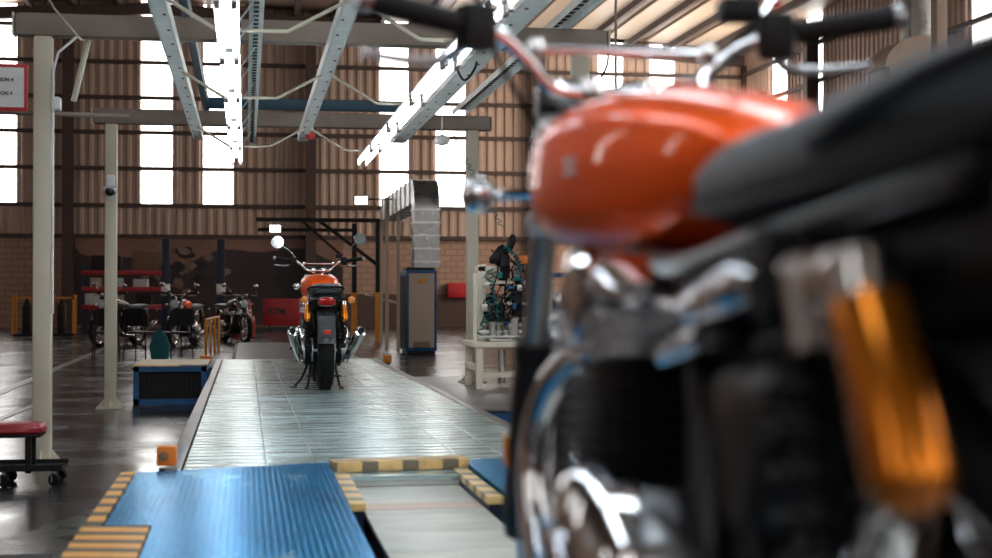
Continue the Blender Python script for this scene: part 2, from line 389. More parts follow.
# ------------------------------------------------------------ motorcycles
def wheel(y, r, wd, hub, disc_side, root, name):
    prof = []; 
    for j in range(20):
        a = 2*pi*j/20; prof.append((r - wd*.44 + wd*.44*cos(a)*(1 if cos(a) > 0 else .85), wd/2*sin(a)))
    ty = MB().lathe(prof, (0, y, r), (1, 0, 0), 48, True)
    for j in range(60):
        a = 2*pi*j/60; q = Matrix.Rotation(a, 3, 'X')
        for s in (-1, 1): ty.box(Vector((0, y, r)) + q @ Vector((s*wd*.2, 0, r-.003)), (wd*.28, .008, .010), q)
    ty = ty.build(name, 'rubber', root)
    ri = r - wd*.80
    MB().lathe([(ri, -wd*.3), (ri+.012, -wd*.36), (ri+.016, -wd*.3), (ri+.006, 0), (ri+.016, wd*.3), (ri+.012, wd*.36), (ri, wd*.3), (ri-.01, 0)], (0, y, r), (1, 0, 0), 40, True).build('rim', 'chrome', ty)
    sp = MB()
    for j in range(36):
        a = 2*pi*j/36; b_ = a + (.35 if j % 2 else -.35); s = -1 if (j//2) % 2 else 1
        sp.tube([(s*.045, y + hub*.8*cos(b_), r + hub*.8*sin(b_)), (0, y + ri*cos(a), r + ri*sin(a))], .0022, 5)
    sp.build('spokes', 'chrome', ty)
    MB().lathe([(.012, -.10), (.014, -.06), (hub, -.055), (hub*.7, -.04), (hub*.7, .04), (hub, .055), (.014, .06), (.012, .10)], (0, y, r), (1, 0, 0), 24).build('hub', 'alloy', ty)
    MB().lathe([(.09, -.0025), (.15, -.0025), (.15, .0025), (.09, .0025)], (disc_side*.075, y, r), (1, 0, 0), 36, True).build('brake_disc', 'steel', ty)
    return ty

def fin_block(mb, c, d, n_, t=.005, gap=0):
    for i in range(n_): mb.box((c[0], c[1], c[2] - d[2]/2 + d[2]*(i+.5)/n_), (d[0], d[1], t), bev=.0015)

def make_bike(name, loc, rz, label, group=None):
    b = empty(name, loc, label, 'motorcycle', rz, group)
    wheel(0, .322, .132, .055, 1, b, 'rear_tyre'); wheel(1.40, .318, .10, .05, -1, b, 'front_tyre')
    # frame
    g = MB()
    for s in (-1, 1):
        g.tube([(s*.03, 1.08, .86), (s*.07, .85, .80), (s*.10, .5, .72), (s*.12, .1, .735), (s*.115, -.22, .76)], .014, 10, 5)
        g.tube([(s*.03, 1.09, .80), (s*.10, 1.0, .62), (s*.12, .93, .35), (s*.13, .80, .20), (s*.14, .35, .20), (s*.14, .22, .42), (s*.12, .33, .70)], .015, 10, 5)
        g.tube([(s*.13, .20, .40), (s*.125, .02, .70)], .011, 8)
    g.tube([(0, 1.12, .88), (0, 1.07, .76)], .028, 14)
    g.tube([(-.11, -.24, .76), (0, -.27, .765), (.11, -.24, .76)], .012, 8, 4)
    g.build('frame', 'black', b)
    g = MB()
    for s in (-1, 1): g.bar((s*.115, -.03, .32), (s*.12, .38, .40), .03, .045, .006)
    g.tube([(-.13, .38, .40), (.13, .38, .40)], .022, 12)
    g.build('swingarm', 'satin', b)
    MB().bar((-.155, .02, .42), (-.155, .40, .45), .008, .05, .002).build('chain_guard', 'black', b)
    # crankcase and covers
    g = MB()
    ring = []
    prof = [(.22, .30), (.22, .44), (.30, .50), (.44, .49), (.52, .46), (.76, .46), (.80, .40), (.80, .30), (.74, .22), (.60, .18), (.34, .19), (.25, .24)]
    g.prism(prof, -.15, .15, 'x'); g.build('crankcase', 'engine', b)
    def cover(side, cy, cz, r1, r2, dep, nm, mt):   # rounded oval cover on the side of the engine
        rings = []
        for f, d_ in ((1, 0), (1, .3), (.96, .6), (.85, .84), (.6, .97), (.2, 1.0)):
            rings.append([(side*(.15 + dep*d_), cy + r1*f*cos(2*pi*j/32), cz + r2*f*sin(2*pi*j/32)) for j in range(32)])
        return MB().loft(rings).build(nm, mt, b)
    for s in (-1, 1):
        c1 = cover(s, .49, .395, .14, .115, .075, 'engine_cover', 'chrome')
        MB().lathe([(.045, 0), (.05, .006), (.035, .012)], (s*.225, .49, .395), (s, 0, 0), 24).build('cover_cap', 'chrome', c1)
        cover(s, .31, .31, .09, .09, .085, 'gearbox_cover', 'alloy')
    # cylinders and head
    g = MB(); fin_block(g, (0, .60, .54), (.34, .20, .15), 9); g.box((0, .60, .54), (.30, .165, .16), bev=.02)
    g.build('cylinder_block', 'engine', b)
    g = MB(); fin_block(g, (0, .60, .645), (.36, .235, .055), 4, .006); g.box((0, .60, .645), (.31, .19, .06), bev=.02)
    hd = g.build('cylinder_head', 'alloy', b)
    rings = [superring(.60 + dy, hw, .67, zt, 28, 3.2) for dy, hw, zt in ((-.115, .13, .69), (-.11, .16, .705), (-.07, .172, .732), (0, .175, .74), (.07, .172, .732), (.11, .16, .705), (.115, .13, .69))]
    rc = MB().loft(rings).build('rocker_cover', 'chrome', b)
    for s in (-1, 1): MB().lathe([(.05, 0), (.055, .008), (.05, .018), (.03, .022)], (s*.165, .60, .685), (s, 0, 0), 24).build('rocker_cap', 'chrome', rc)
    for s in (-1, 1):
        g = MB(); g.lathe([(.03, 0), (.032, .02), (.028, .05), (.035, .07), (.035, .10), (.03, .13)], (s*.075, .49, .655), (0, -1, .12), 20)
        g.box((s*.085, .37, .70), (.05, .07, .06), bev=.01); g.build('throttle_body', 'alloy', b)
    for s in (-1, 1):
        rings = [superring(y_, hw, z0, z1, 24, 3, s*(.095)) for y_, hw, z0, z1 in ((.36, .02, .50, .60), (.32, .035, .46, .63), (.22, .04, .44, .645), (.12, .035, .48, .64), (.07, .02, .54, .62))]
        MB().loft(rings).build('side_panel', 'black', b)
    for s in (-1, 1):
        MB().tube([(s*.115, .38, .660), (s*.125, .36, .662), (s*.135, .14, .695), (s*.13, .12, .695)], [.015, .022, .022, .012], 16).build('intake_cover', 'chrome', b)
        MB().tube([(s*.145, .33, .63), (s*.15, .20, .65)], .014, 12).build('intake_pipe', 'chrome', b)
    # exhaust: header sweeps forward and down, silencer rises towards the rear
    for s in (-1, 1):
        MB().tube([(s*.085, .68, .63), (s*.105, .78, .625), (s*.14, .91, .57), (s*.16, .955, .46), (s*.16, .89, .32), (s*.165, .74, .235), (s*.175, .5, .215), (s*.185, .25, .225), (s*.19, .16, .245)], .021, 14, 6).build('exhaust_header', 'chrome', b)
        a, e = Vector((s*.19, .17, .245)), Vector((s*.268, -.30, .48)); d_ = (e-a); L = d_.length
        si = MB().lathe([(.021, 0), (.026, .03), (.034, .10), (.045, L-.06), (.047, L-.03), (.044, L), (.030, L+.006), (.028, L-.03), (.0, L-.03)], a, d_, 28).build('silencer', 'chrome', b)
        MB().lathe([(.024, L+.007), (.020, L-.02), (.0, L-.02)], a, d_, 20).build('outlet', 'satin', si)
    # rear shocks with gold remote reservoir
    for s in (-1, 1):
        a, t_ = Vector((s*.142, -.10, .36)), Vector((s*.142, .03, .72)); d_ = (t_-a); L = d_.length; u = d_.normalized()
        sh = MB().lathe([(.014, 0), (.014, .04), (.022, .045), (.022, .06), (.015, .065), (.015, L-.06), (.027, L-.055), (.027, L-.02), (.014, L-.015), (.014, L)], a, d_, 20)
        for q in (a, t_): sh.lathe([(.02, -.02), (.02, .02)], q, (1, 0, 0), 16)
        sh = sh.build('shock_absorber', 'engine', b)
        pts = [a + u*(.065 + (L-.125)*i/144) + Matrix.Rotation(0, 3, 'X') @ (Vector((1, 0, 0))*cos(i*2*pi/18) + Vector((0, -u.z, u.y))*sin(i*2*pi/18))*.026 for i in range(145)]
        MB().tube(pts, .0052, 8).build('spring', 'satin', sh)
        r0 = Vector((s*.140, -.122, .685)); r1 = Vector((s*.150, -.21, .570))
        MB().lathe([(.022, 0), (.026, .004), (.026, (r1-r0).length), (.020, (r1-r0).length+.008)], r0, r1-r0, 24).build('reservoir', 'gold', sh)
        MB().bar(t_ - u*.03, r0 + u*.012, .035, .045, .010).lathe([(.028, 0), (.028, .03), (.015, .04)], r0 - u*.004, u, 20).tube([t_ + Vector((s*.004, -.055, -.01)), t_ + Vector((s*.006, -.085, -.075))], .017, 14).build('reservoir_bridge', 'chrome', sh)
    # tank
    secs = cr_spline([(.36, .035, .80, .835), (.38, .070, .785, .855), (.44, .095, .765, .885), (.54, .120, .745, .912), (.66, .142, .735, .934), (.78, .158, .735, .945), (.88, .165, .740, .948), (.97, .160, .752, .940), (1.03, .140, .775, .918), (1.06, .10, .80, .885), (1.065, .05, .82, .86)], 5)
    tk = MB().loft([superring(y_, hw, z0, z1, 44, 3.0, bot=3.6) for y_, hw, z0, z1 in secs]).build('fuel_tank', 'orange', b, smooth=60)
    MB().lathe([(.034, 0), (.036, .008), (.03, .014), (.012, .018)], (0, .74, .938), (0, 0, 1), 28).build('filler_cap', 'chrome', tk)
    g = MB()
    for s in (-1, 1):
        for zz in (-.008, .008): g.box((s*.1535, .74, .845 + zz), (.006, .045, .004))
        g.box((s*.1535, .74, .845), (.006, .005, .02))
    g.build('tank_badge', 'white', tk)
    # seat
    secs = cr_spline([(.47, .045, .775, .80), (.44, .085, .765, .822), (.36, .108, .75, .834), (.24, .124, .745, .842), (.10, .130, .748, .842), (-.04, .130, .752, .852), (-.16, .126, .758, .860), (-.25, .114, .768, .856), (-.285, .09, .785, .842), (-.292, .04, .80, .825)], 4)
    se = MB().loft([superring(y_, hw, z0, z1, 40, 3.0) for y_, hw, z0, z1 in secs]).build('seat', 'seat', b, smooth=60)
    pp = [(s_*hw*1.0, y_, z0+.018) for s_ in (1,) for y_, hw, z0, z1 in secs] + [(-hw*1.0, y_, z0+.018) for y_, hw, z0, z1 in reversed(secs)]
    MB().tube(pp, .004, 6, caps=False).build('seat_piping', 'satin', se)
    MB().loft([superring(y_, hw, z0, z1, 28, 3.5) for y_, hw, z0, z1 in ((.40, .05, .60, .74), (.36, .095, .58, .755), (.1, .105, .62, .76), (-.1, .105, .66, .765), (-.27, .095, .69, .78), (-.31, .05, .71, .76))]).build('tail_panel', 'satin', b)
    # rear fender, light, plate
    pts = []
    R_ = .365
    rings = []
    for a in range(20, 171, 10):
        an = R(a); cy, cz = -R_*cos(R(180-a))*-1, .322 + R_*sin(an)
        cy = R_*cos(an) * 1.0
        nrm = Vector((0, cos(an), sin(an))); c0 = Vector((0, R_*cos(an)*-1*-1, .322 + R_*sin(an)))
        row = []
        for j in range(9):
            t_ = (j-4)/4; row.append(c0 + Vector((t_*.072, 0, 0)) - nrm*(.028*t_*t_))
        for j in range(8, -1, -1):
            t_ = (j-4)/4; row.append(c0 + Vector((t_*.068, 0, 0)) - nrm*(.028*t_*t_ + .004))
        rings.append(row)
    MB().loft(rings).build('rear_fender', 'fender', b)
    rr = MB().bar((0, -.365, .44), (0, -.375, .60), .125, .012, .004, up=(0, 1, 0)).build('number_plate_bracket', 'fender', b)
    MB().box((0, -.385, .475), (.065, .012, .035), bev=.004).build('reflector', 'redlens', rr)
    tl = MB().loft([superring(y_, hw, .715-h, .715+h, 28, 3) for y_, hw, h in ((-.27, .062, .034), (-.31, .068, .038), (-.325, .072, .040))]).build('tail_light', 'chrome', b)
    MB().loft([superring(y_, hw, .715-h, .715+h, 28, 2.8) for y_, hw, h in ((-.322, .067, .035), (-.345, .06, .030), (-.358, .04, .018))]).build('lens', 'redlens', tl)
    def signal(x, y, z, d, st_, nm='turn_signal'):
        s = 1 if x > 0 else -1
        t_ = MB().tube([st_, (x - s*.03, y, z)], .008, 8).lathe([(.012, -.03), (.024, -.022), (.029, 0), (.029, .012)], (x, y, z), (0, d, 0), 22).build(nm, 'black' if d < 0 else 'chrome', b)
        MB().lathe([(.029, .012), (.027, .022), (.014, .03)], (x, y, z), (0, d, 0), 22).build('lens', 'amber', t_)
    signal(-.182, -.45, .73, -1, (-.04, -.31, .74)); signal(.182, -.45, .73, -1, (.04, -.31, .74))
    signal(-.185, 1.26, .845, 1, (-.10, 1.18, .845)); signal(.185, 1.26, .845, 1, (.10, 1.18, .845))
    MB().tube([(-.128, .0, .80), (-.14, -.10, .81), (-.135, -.26, .825), (-.10, -.33, .83), (0, -.35, .832), (.10, -.33, .83), (.135, -.26, .825), (.14, -.10, .81), (.128, .0, .80)], .0095, 10, 4).build('grab_rail', 'satin', b)
    # front end
    for s in (-1, 1):
        ax0, ax1 = Vector((s*.095, 1.40, .318)), Vector((s*.095, 1.12, .945)); u = (ax1-ax0).normalized()
        fk = MB().tube([ax0 - u*.03, ax0 + u*.02, ax0 + u*.30, ax0 + u*.305], [.024, .029, .030, .027], 18).build('fork_slider', 'black', b)
        MB().tube([ax0 + u*.30, ax1], .0205, 18).build('fork_tube', 'steel', fk)
        MB().tube([ax0 + u*.295, ax0 + u*.325], .031, 18).build('dust_seal', 'rubber', fk)
        MB().box(ax0 + u*.13 + Vector((s*.034, 0, 0)), (.008, .03, .05), bev=.003).build('side_reflector', 'amber', fk)
    g = MB(); 
    for zz, yy in ((.925, 1.115), (.80, 1.17)): g.box((0, yy-.012, zz), (.25, .075, .03), Matrix.Rotation(R(-24), 3, 'X'), .012)
    g.build('triple_clamp', 'alloy', b)
    rings = []
    for a in range(40, 171, 10):
        an = R(a); nrm = Vector((0, cos(an), sin(an))); c0 = Vector((0, 1.40, .318)) + nrm*.345
        row = [c0 + Vector(((j-4)/4*.058, 0, 0)) - nrm*(.025*((j-4)/4)**2) for j in range(9)] + [c0 + Vector(((j-4)/4*.055, 0, 0)) - nrm*(.025*((j-4)/4)**2 + .004) for j in range(8, -1, -1)]
        rings.append(row)
    g = MB().loft(rings)
    for s in (-1, 1): g.tube([(s*.058, 1.44, .655), (s*.075, 1.33, .50)], .006, 8)
    g.build('front_fender', 'fender', b)
    hl = MB().lathe([(.01, -.13), (.05, -.12), (.075, -.08), (.088, -.02), (.09, 0)], (0, 1.30, .86), (0, 1, 0), 32).build('headlight', 'black', b)
    MB().lathe([(.09, -.006), (.097, 0), (.096, .014), (.088, .02), (.086, .0)], (0, 1.30, .86), (0, 1, 0), 32, True).build('headlight_ring', 'chrome', hl)
    MB().lathe([(.087, .008), (.06, .022), (.02, .03)], (0, 1.30, .86), (0, 1, 0), 32).build('lens', 'lens', hl)
    for s in (-1, 1):
        ga = MB().lathe([(.035, -.055), (.044, -.04), (.046, .0), (.04, .004)], (s*.062, 1.185, .99), (0, -.75, 1), 28).build('gauge', 'black', b)
        MB().lathe([(.040, .003), (.047, .004), (.047, .010), (.040, .010)], (s*.062, 1.185, .99), (0, -.75, 1), 28, True).build('gauge_bezel', 'chrome', ga)
    # handlebar
    half = [(0, 1.085, .985), (.07, 1.085, .985), (.11, 1.083, .995), (.145, 1.075, 1.03), (.185, 1.06, 1.060), (.225, 1.045, 1.069), (.27, 1.03, 1.073), (.372, .985, 1.089)]
    pts = [(-x_, y_, z_) for x_, y_, z_ in reversed(half)] + half[1:]
    g = MB().tube(pts, .0115, 14, 5); g.tube([(-.128, 1.08, 1.045), (.128, 1.08, 1.045)], .0065, 10)
    for s in (-1, 1): g.box((s*.045, 1.085, .982), (.035, .045, .045), bev=.01); g.box((s*.13, 1.08, 1.045), (.02, .03, .03), bev=.006)
    g.build('handlebar', 'chrome', b)
    for s in (-1, 1):
        A, B = Vector((s*.250, 1.036, 1.072)), Vector((s*.380, .984, 1.090)); u = (B-A).normalized()
        gr = MB().tube([A, A + u*.004, B - u*.004, B], [.014, .0175, .0175, .0155], 18)
        for i in range(18): gr.lathe([(.0182, 0), (.0182, .003)], A + u*(.01 + i*.006), u, 16)
        gr = gr.build('grip', 'rubber', b)
        MB().lathe([(.013, 0), (.018, .002), (.018, .012), (.012, .018)], B, u, 18).build('bar_end', 'alloy', gr)
        sg = MB().box(A - u*.028, (.055, .046, .068), Matrix.Rotation(s*-.37, 3, 'Z'), .012).box(A - u*.055 + Vector((0, .015, .006)), (.03, .04, .03), None, .008).build('switch_pod', 'satin', b)
        P0 = A - u*.02 + Vector((0, .03, -.018))
        g = MB().tube([P0, P0 + Vector((s*.03, .030, -.020)), P0 + Vector((s*.08, .024, -.024)), P0 + Vector((s*.14, .004, -.020)), P0 + Vector((s*.152, .0, -.019))], [.009, .009, .008, .007, .010], 10, 4)
        g.build('brake_lever' if s > 0 else 'clutch_lever', 'alloy', b)
        q = A - u*.06
        mi = MB().tube([q, q + Vector((s*.01, .01, .03)), q + Vector((s*.05, .0, .085)), q + Vector((s*.13, -.02, .17 if s > 0 else .145))], .0048, 8, 4)
        mc = q + (Vector((.165, -.03, .195)) if s > 0 else Vector((-.165, -.03, .165))); mi.lathe([(.03, .022), (.046, .012), (.054, 0), (.054, -.008), (.047, -.008)], mc, (s*-.15, 1, -.22), 28)
        mi = mi.build('mirror', 'chrome', b)
        MB().lathe([(.047, -.004), (.047, -.009)], mc, (s*-.15, 1, -.22), 28).build('mirror_glass', 'chrome', mi)
    MB().box((.180, 1.085, 1.112), (.06, .045, .035), bev=.008).build('brake_fluid_reservoir', 'satin', b)
    MB().box((.222, 1.04, 1.114), (.014, .016, .012), bev=.003).build('kill_switch', 'red', b)
    g = MB()
    for s in (-1, 1):
        g.tube([(s*.20, 1.05, 1.08), (s*.17, 1.16, 1.04), (s*.09, 1.20, .92), (s*.05, 1.10, .78)], .0045, 8, 6)
    g.tube([(.19, 1.06, 1.085), (.10, 1.22, .98), (-.04, 1.20, .84), (-.03, .95, .70)], .004, 8, 6)
    g.build('control_cables', 'satin', b)
    # pegs, stands
    for s in (-1, 1):
        fpg = MB().tube([(s*.14, .34, .33), (s*.20, .33, .32)], .011, 10).build('footpeg', 'alloy', b)
        MB().box((s*.235, .33, .325), (.075, .034, .02), bev=.006).build('peg_rubber', 'rubber', fpg)
        pg = MB().tube([(s*.13, .14, .42), (s*.19, .13, .41)], .010, 10).build('passenger_peg', 'alloy', b)
        MB().box((s*.22, .125, .41), (.06, .03, .018), bev=.006).build('peg_rubber', 'rubber', pg)
    g = MB()
    for s in (-1, 1):
        g.tube([(s*.10, .33, .20), (s*.12, .20, .07), (s*.135, .14, .012), (s*.145, .08, .014)], .011, 10, 4)
        g.box((s*.140, .11, .008), (.04, .08, .014), bev=.004)
    g.tube([(-.14, .22, .10), (.14, .22, .10)], .011, 10)
    g.build('centre_stand', 'black', b)
    MB().tube([(-.12, .38, .20), (-.17, .30, .09), (-.235, .22, .02)], .012, 10, 4).box((-.245, .20, .010), (.06, .05, .014), None, .004).build('side_stand', 'black', b)
    g = MB()
    g.tube([(-.15, .30, .37), (-.20, .52, .33), (-.21, .56, .35)], .007, 8, 3); g.tube([(.15, .33, .33), (.20, .50, .30), (.21, .55, .33)], .007, 8, 3)
    g.build('foot_lever', 'chrome', b)
    ch = MB()
    for (y0, z0, y1, z1) in ((0, .322+.085, .36, .41), (0, .322-.085, .36, .33)): ch.bar((-.10, y0, z0), (-.10, y1, z1), .014, .014)
    ch.lathe([(.088, -.004), (.088, .004)], (-.10, 0, .322), (1, 0, 0), 40)
    ch.build('drive_chain', 'steel', b)
    return b
near = make_bike('motorcycle', (.545, 1.06, .315), 0, 'large out-of-focus orange motorcycle filling the right foreground, seen from behind its left side', None)
NB = [(.63, 12.22, PZ+.004, 0, 'small sharp orange motorcycle seen from behind, standing on the slatted platform')]
for x_, y_, z_, rz, lb in NB:
    c = copy_tree(near); c.location = (x_, y_, z_); c.rotation_euler = (0, 0, rz); c['label'] = lb
for px, Y, rz, lb in ((194, 32.0, R(165), 'orange-tanked motorcycle parked in shadow on the floor left of the yellow railing'),
                  (137, 32.3, R(152), 'dark motorcycle half hidden behind the second cream column at left'),
                  (224, 34.0, R(200), 'dim motorcycle parked behind the yellow railing next to the red drums')):
    c = copy_tree(near); c.location = (ax(px, Y), Y, 0); c.rotation_euler = (0, 0, rz); c['label'] = lb; c['group'] = 'motorcycles parked at the back'
    if px != 194:
        for ch in c.children:
            if ch.name.startswith('fuel_tank'):
                ch.data = ch.data.copy(); ch.data.materials[0] = M['black']
# raised stand below the near motorcycle
ls = empty('work_stand', (.56, 1.7, 0), 'low grey metal work stand under the near motorcycle', 'stand')
MB().box((0, 0, .2995), (.62, 2.6, .03), bev=.004).build('stand_top', 'galv', ls)
MB().box((0, 0, .142), (.40, 2.3, .284), bev=.004).build('stand_base', 'dark', ls)

# ------------------------------------------------------------ assembly line frame overhead
FY = (9.3, 13.9); FXL, FXR = -1.2, 2.09
clab = {(0, 0): 'nearest cream steel column at far left, behind the red stool', (0, 1): 'cream column with dome camera and gusseted base, left of the blue box',
        (1, 0): 'cream column behind the near motorcycle handlebar', (1, 1): 'cream column rising behind the white machine table at right'}
for i, sx in enumerate((FXL, FXR)):
    for j, y_ in enumerate(FY):
        h = 2.56; c = MB().box((0, 0, h/2), (.105, .105, h), bev=.012).build('support_column', 'cream', loc=(sx, y_, .201 if (i and j) else 0))
        if i and j: c.scale.z = (2.56-.201)/2.56
        g = MB().box((0, 0, .008), (.24, .24, .016), bev=.003)
        for q in range(4):
            Rm = Matrix.Rotation(q*pi/2, 3, 'Z'); vs = [Rm @ Vector(v) for v in ((.05, -.004, .016), (.115, -.004, .016), (.05, -.004, .10), (.05, .004, .016), (.115, .004, .016), (.05, .004, .10))]
            g.add(vs, [(0, 1, 2), (3, 5, 4), (0, 3, 4, 1), (1, 4, 5, 2), (0, 2, 5, 3)])
        g.build('base_plate', 'cream', c)
        tag(c, clab[(i, j)], 'column', 'columns of the overhead line frame')
for y_, lb in zip(FY, ('nearer brown cross beam of the overhead frame along the top', 'farther brown cross beam of the overhead frame above the far motorcycle')):
    o = MB().box((0, 0, 0), (3.62, .13, .14), bev=.03).build('cross_beam', 'beam', loc=(.45, y_, 2.627)); tag(o, lb, 'beam', 'overhead cross beams')
    g = MB()
    for s in (-1, 1): g.box((s*1.818, 0, 0), (.012, .135, .13))
    g.build('end_cap', 'cream', o)
def channel(mb, a, b_, w_, h, t=.004, lip=True):      # inverted C channel
    a, b_ = Vector(a), Vector(b_)
    mb.bar(a + Vector((0, 0, h/2)), b_ + Vector((0, 0, h/2)), w_, t)
    for s in (-1, 1): mb.bar(a + Vector((s*w_/2, 0, 0)), b_ + Vector((s*w_/2, 0, 0)), t, h)
    return mb
for x_, z_, w_, lb in ((-.44, 2.50, .085, 'left pale galvanised channel running away under the cross beams'),
                   (.52, 2.50, .085, 'middle pale galvanised channel running away under the cross beams'),
                   (1.42, 2.50, .13, 'right wide pale channel beside the slanting row of bright tubes')):
    g = channel(MB(), (0, -6, 0), (0, 6, 0), w_, .075)
    g.box((0, 0, -.036), (w_-.012, 12, .003))
    o = g.build('overhead_channel', 'galv', loc=(x_, 8.2, z_)); tag(o, lb, 'channel', 'long channels under the overhead frame')
    g = MB()
    for i in range(26): g.box((random.choice((-.02, .02)), -5.8 + i*.46, -.039), (.016, .03, .004))
    g.build('fixing_bolts', 'dark', o)
for x_, y0, y1, z_, w_, lb in ((.05, 3, 14.6, 2.46, .07, 'narrow bluish perforated cable tray right of the left light row'),
                           (1.98, 3, 14.0, 2.74, .12, 'perforated strut slanting above the near handlebar to the right column')):
    g = channel(MB(), (0, y0, 0), (0, y1, 0), w_, .05); o = g.build('perforated_tray', 'galv', loc=(x_, 0, z_)); tag(o, lb, 'cable tray')
    g = MB()
    for i in range(int((y1-y0)/.12)): g.box((0, y0+.06+i*.12, .019), (w_*.4, .05, .004))
    g.build('slots', 'dark', o)
o = MB().box((0, 0, 0), (.055, 11.5, .10), bev=.006).build('blue_cable_duct', 'tealbar', loc=(-.37, 8.6, 2.79)); tag(o, 'dark blue cable duct running away above the left pale channel', 'cable duct')
o = MB().box((0, 0, 0), (2.15, .07, .10), bev=.006).build('blue_cable_duct', 'tealbar', loc=(.70, 14.15, 2.80)); tag(o, 'dark blue cable duct crossing behind the farther cross beam', 'cable duct')

def fixture(x_, y_, z_, label, group):
    f = empty('fluorescent_fixture', (x_, y_, z_), label, 'light fixture', 0, group)
    MB().box((0, 0, .045), (.06, 1.42, .04), bev=.005).build('housing', 'fixture', f)
    g = MB()
    for s in (-1, 1): g.add([(s*.03, -.71, .03), (s*.03, .71, .03), (s*.052, .71, .020), (s*.052, -.71, .020), (s*.03, -.71, .034), (s*.03, .71, .034), (s*.053, .71, .024), (s*.053, -.71, .024)],
                            [(0, 1, 2, 3), (4, 7, 6, 5), (0, 4, 5, 1), (3, 2, 6, 7), (0, 3, 7, 4), (1, 5, 6, 2)])
    g.build('reflector', 'fixture', f)
    for s in (-1, 1):
        MB().tube([(s*.035, -.655, 0), (s*.035, .655, 0)], .014, 10).build('tube', 'tube', f)
    for e_ in (-1, 1):
        for s in (-1, 1): MB().box((s*.035, e_*.690, -.004), (.026, .065, .062), bev=.004).build('lamp_holder', 'beam', f)
    g = MB()
    for e_ in (-.5, .5): g.tube([(0, e_, .06), (.135 if x_ < 0 else .33, e_, .25)], .004, 6)
    g.build('hanger', 'galv', f)
    return f
rows = ((-.085, 'left hanging row of white tubes'), (1.04, 'right slanting row of white tubes'))
f0 = None
ordn = ['nearest visible', 'second', 'third', 'fourth', 'fifth', 'farthest']
for x_, nm in rows:
    f0 = None
    for i in range(-3, 6):
        y_ = 12.9 - (5-i)*1.5; lb = ('%s twin-tube fixture of the %s' % (ordn[i], nm)) if i >= 0 else ('%s twin-tube fixture above the near motorcycle in the %s, outside the view' % (('first', 'second', 'third')[i+3], 'left row' if x_ < 0 else 'right row'))
        if f0 is None: f0 = o = fixture(x_, y_, 2.215, lb, 'fluorescent fixtures in the ' + nm)
        else: o = copy_tree(f0); o.location = (x_, y_, 2.215)
        o['label'] = lb; o['group'] = 'fluorescent fixtures in the ' + nm
# bracket rods between channels and light rows
def rod(pts, lb, r=.010, m='cream', name='bracket_rod', cat='rod', group='light bracket rods'):
    o = MB().tube(pts, r, 8).build(name, m); tag(o, lb, cat, group); return o
for i, y_ in enumerate((13.1, 9.9, 7.4)):
    w_ = ('farthest', 'middle', 'nearest')[i]
    rod([(-.05, y_, 2.30), (.20, y_, 2.30), (.49, y_, 2.46)], '%s bent pale rod joining the left light row to the middle channel' % w_)
    rod([(.55, y_, 2.46), (.85, y_, 2.28), (1.02, y_, 2.28)], '%s bent pale rod joining the middle channel to the right light row' % w_)
    rod([(-.41, y_, 2.46), (-.12, y_, 2.285)], '%s short slanting rod from the left channel to the light row' % w_)
# bits hanging on the frame
cm = empty('dome_camera', (FXL, 13.9-.053, az(188, 111, 13.9)), 'small white dome camera with black eye on the second cream column', 'camera')
MB().box((0, -.03, .06), (.075, .06, .10), bev=.01).lathe([(.062, 0), (.066, -.02), (.06, -.035)], (0, -.05, .0), (0, -.35, 1), 24).build('mount', 'white', cm)
MB().lathe([(.048, -.03), (.044, -.055), (.028, -.075), (.01, -.082)], (0, -.055, 0), (0, .4, 1), 24).build('dome', 'black', cm)
sg = empty('station_sign', (-1.37, 9.22, 2.24), 'white station sign with red border at the top left edge', 'sign')
MB().box((-.12, 0, 0), (.42, .02, .28), bev=.003).build('border', 'red', sg)
MB().box((-.12, -.012, 0), (.38, .006, .235)).build('face', 'white', sg)
def text(s_, loc, size, parent, m, rot=(pi/2, 0, 0), align='RIGHT', ext=.002):
    cu = bpy.data.curves.new('lettering', 'FONT'); cu.body = s_; cu.size = size; cu.align_x = align; cu.extrude = ext; cu.offset = size*.035
    o = bpy.data.objects.new('lettering', cu); C.objects.link(o); o.parent = parent; o.location = loc; o.rotation_euler = rot
    dg = bpy.context.evaluated_depsgraph_get(); dg.update(); me = bpy.data.meshes.new_from_object(o.evaluated_get(dg)); q = bpy.data.objects.new('lettering', me); C.objects.link(q)
    q.parent = parent; q.location = loc; q.rotation_euler = rot; me.materials.clear(); me.materials.append(M[m]); bpy.data.objects.remove(o); return q
text('ESTACION 4', (.012, -.016, .035), .029, sg, 'black'); text('STATION 4', (.006, -.016, -.045), .029, sg, 'black')
o = MB().box((0, 0, 0), (.05, .10, .075), bev=.006).build('junction_box', 'white', loc=(FXL+.078, 9.28, az(104, 50, 9.3))); tag(o, 'small white junction box on the right side of the nearest left column', 'box')
rod([(FXL+.062, 9.25, .9), (FXL+.062, 9.25, 2.35), (FXL+.09, 9.25, 2.46), (FXL+.20, 9.25, 2.56)], 'pale conduit climbing the nearest left column and curving under the beam', .008, 'white', 'conduit', 'conduit', None)
rod([(-2.4, 9.38, az(111, 60, 9.4)), (-.72, 9.6, az(111, 60, 9.4))], 'thin brown pipe running level left and right of the nearest column', .016, 'beam', 'pipe', 'pipe', None)
rod([(ax(88, 9.37), 9.37, az(38, 88, 9.37)), (ax(73, 9.37), 9.37, az(101, 73, 9.37))], 'short slanting cream rod hanging below the nearer cross beam at left', .018, 'cream', 'brace_rod', 'rod', None)
rod([(ax(81, 9.0), 9.0, az(40, 81, 9)), (ax(60, 9), 8.7, az(18, 62, 9)), (ax(38, 9), 8.2, az(-20, 45, 9))], 'thin pale wire rising from the left end of the nearer beam', .006, 'cream', 'wire', 'wire', None)
al = empty('alarm_beacon', (ax(310, 13.6), 13.6, az(139, 310, 13.6)), 'small red alarm beacon under the end of the middle channel', 'beacon')
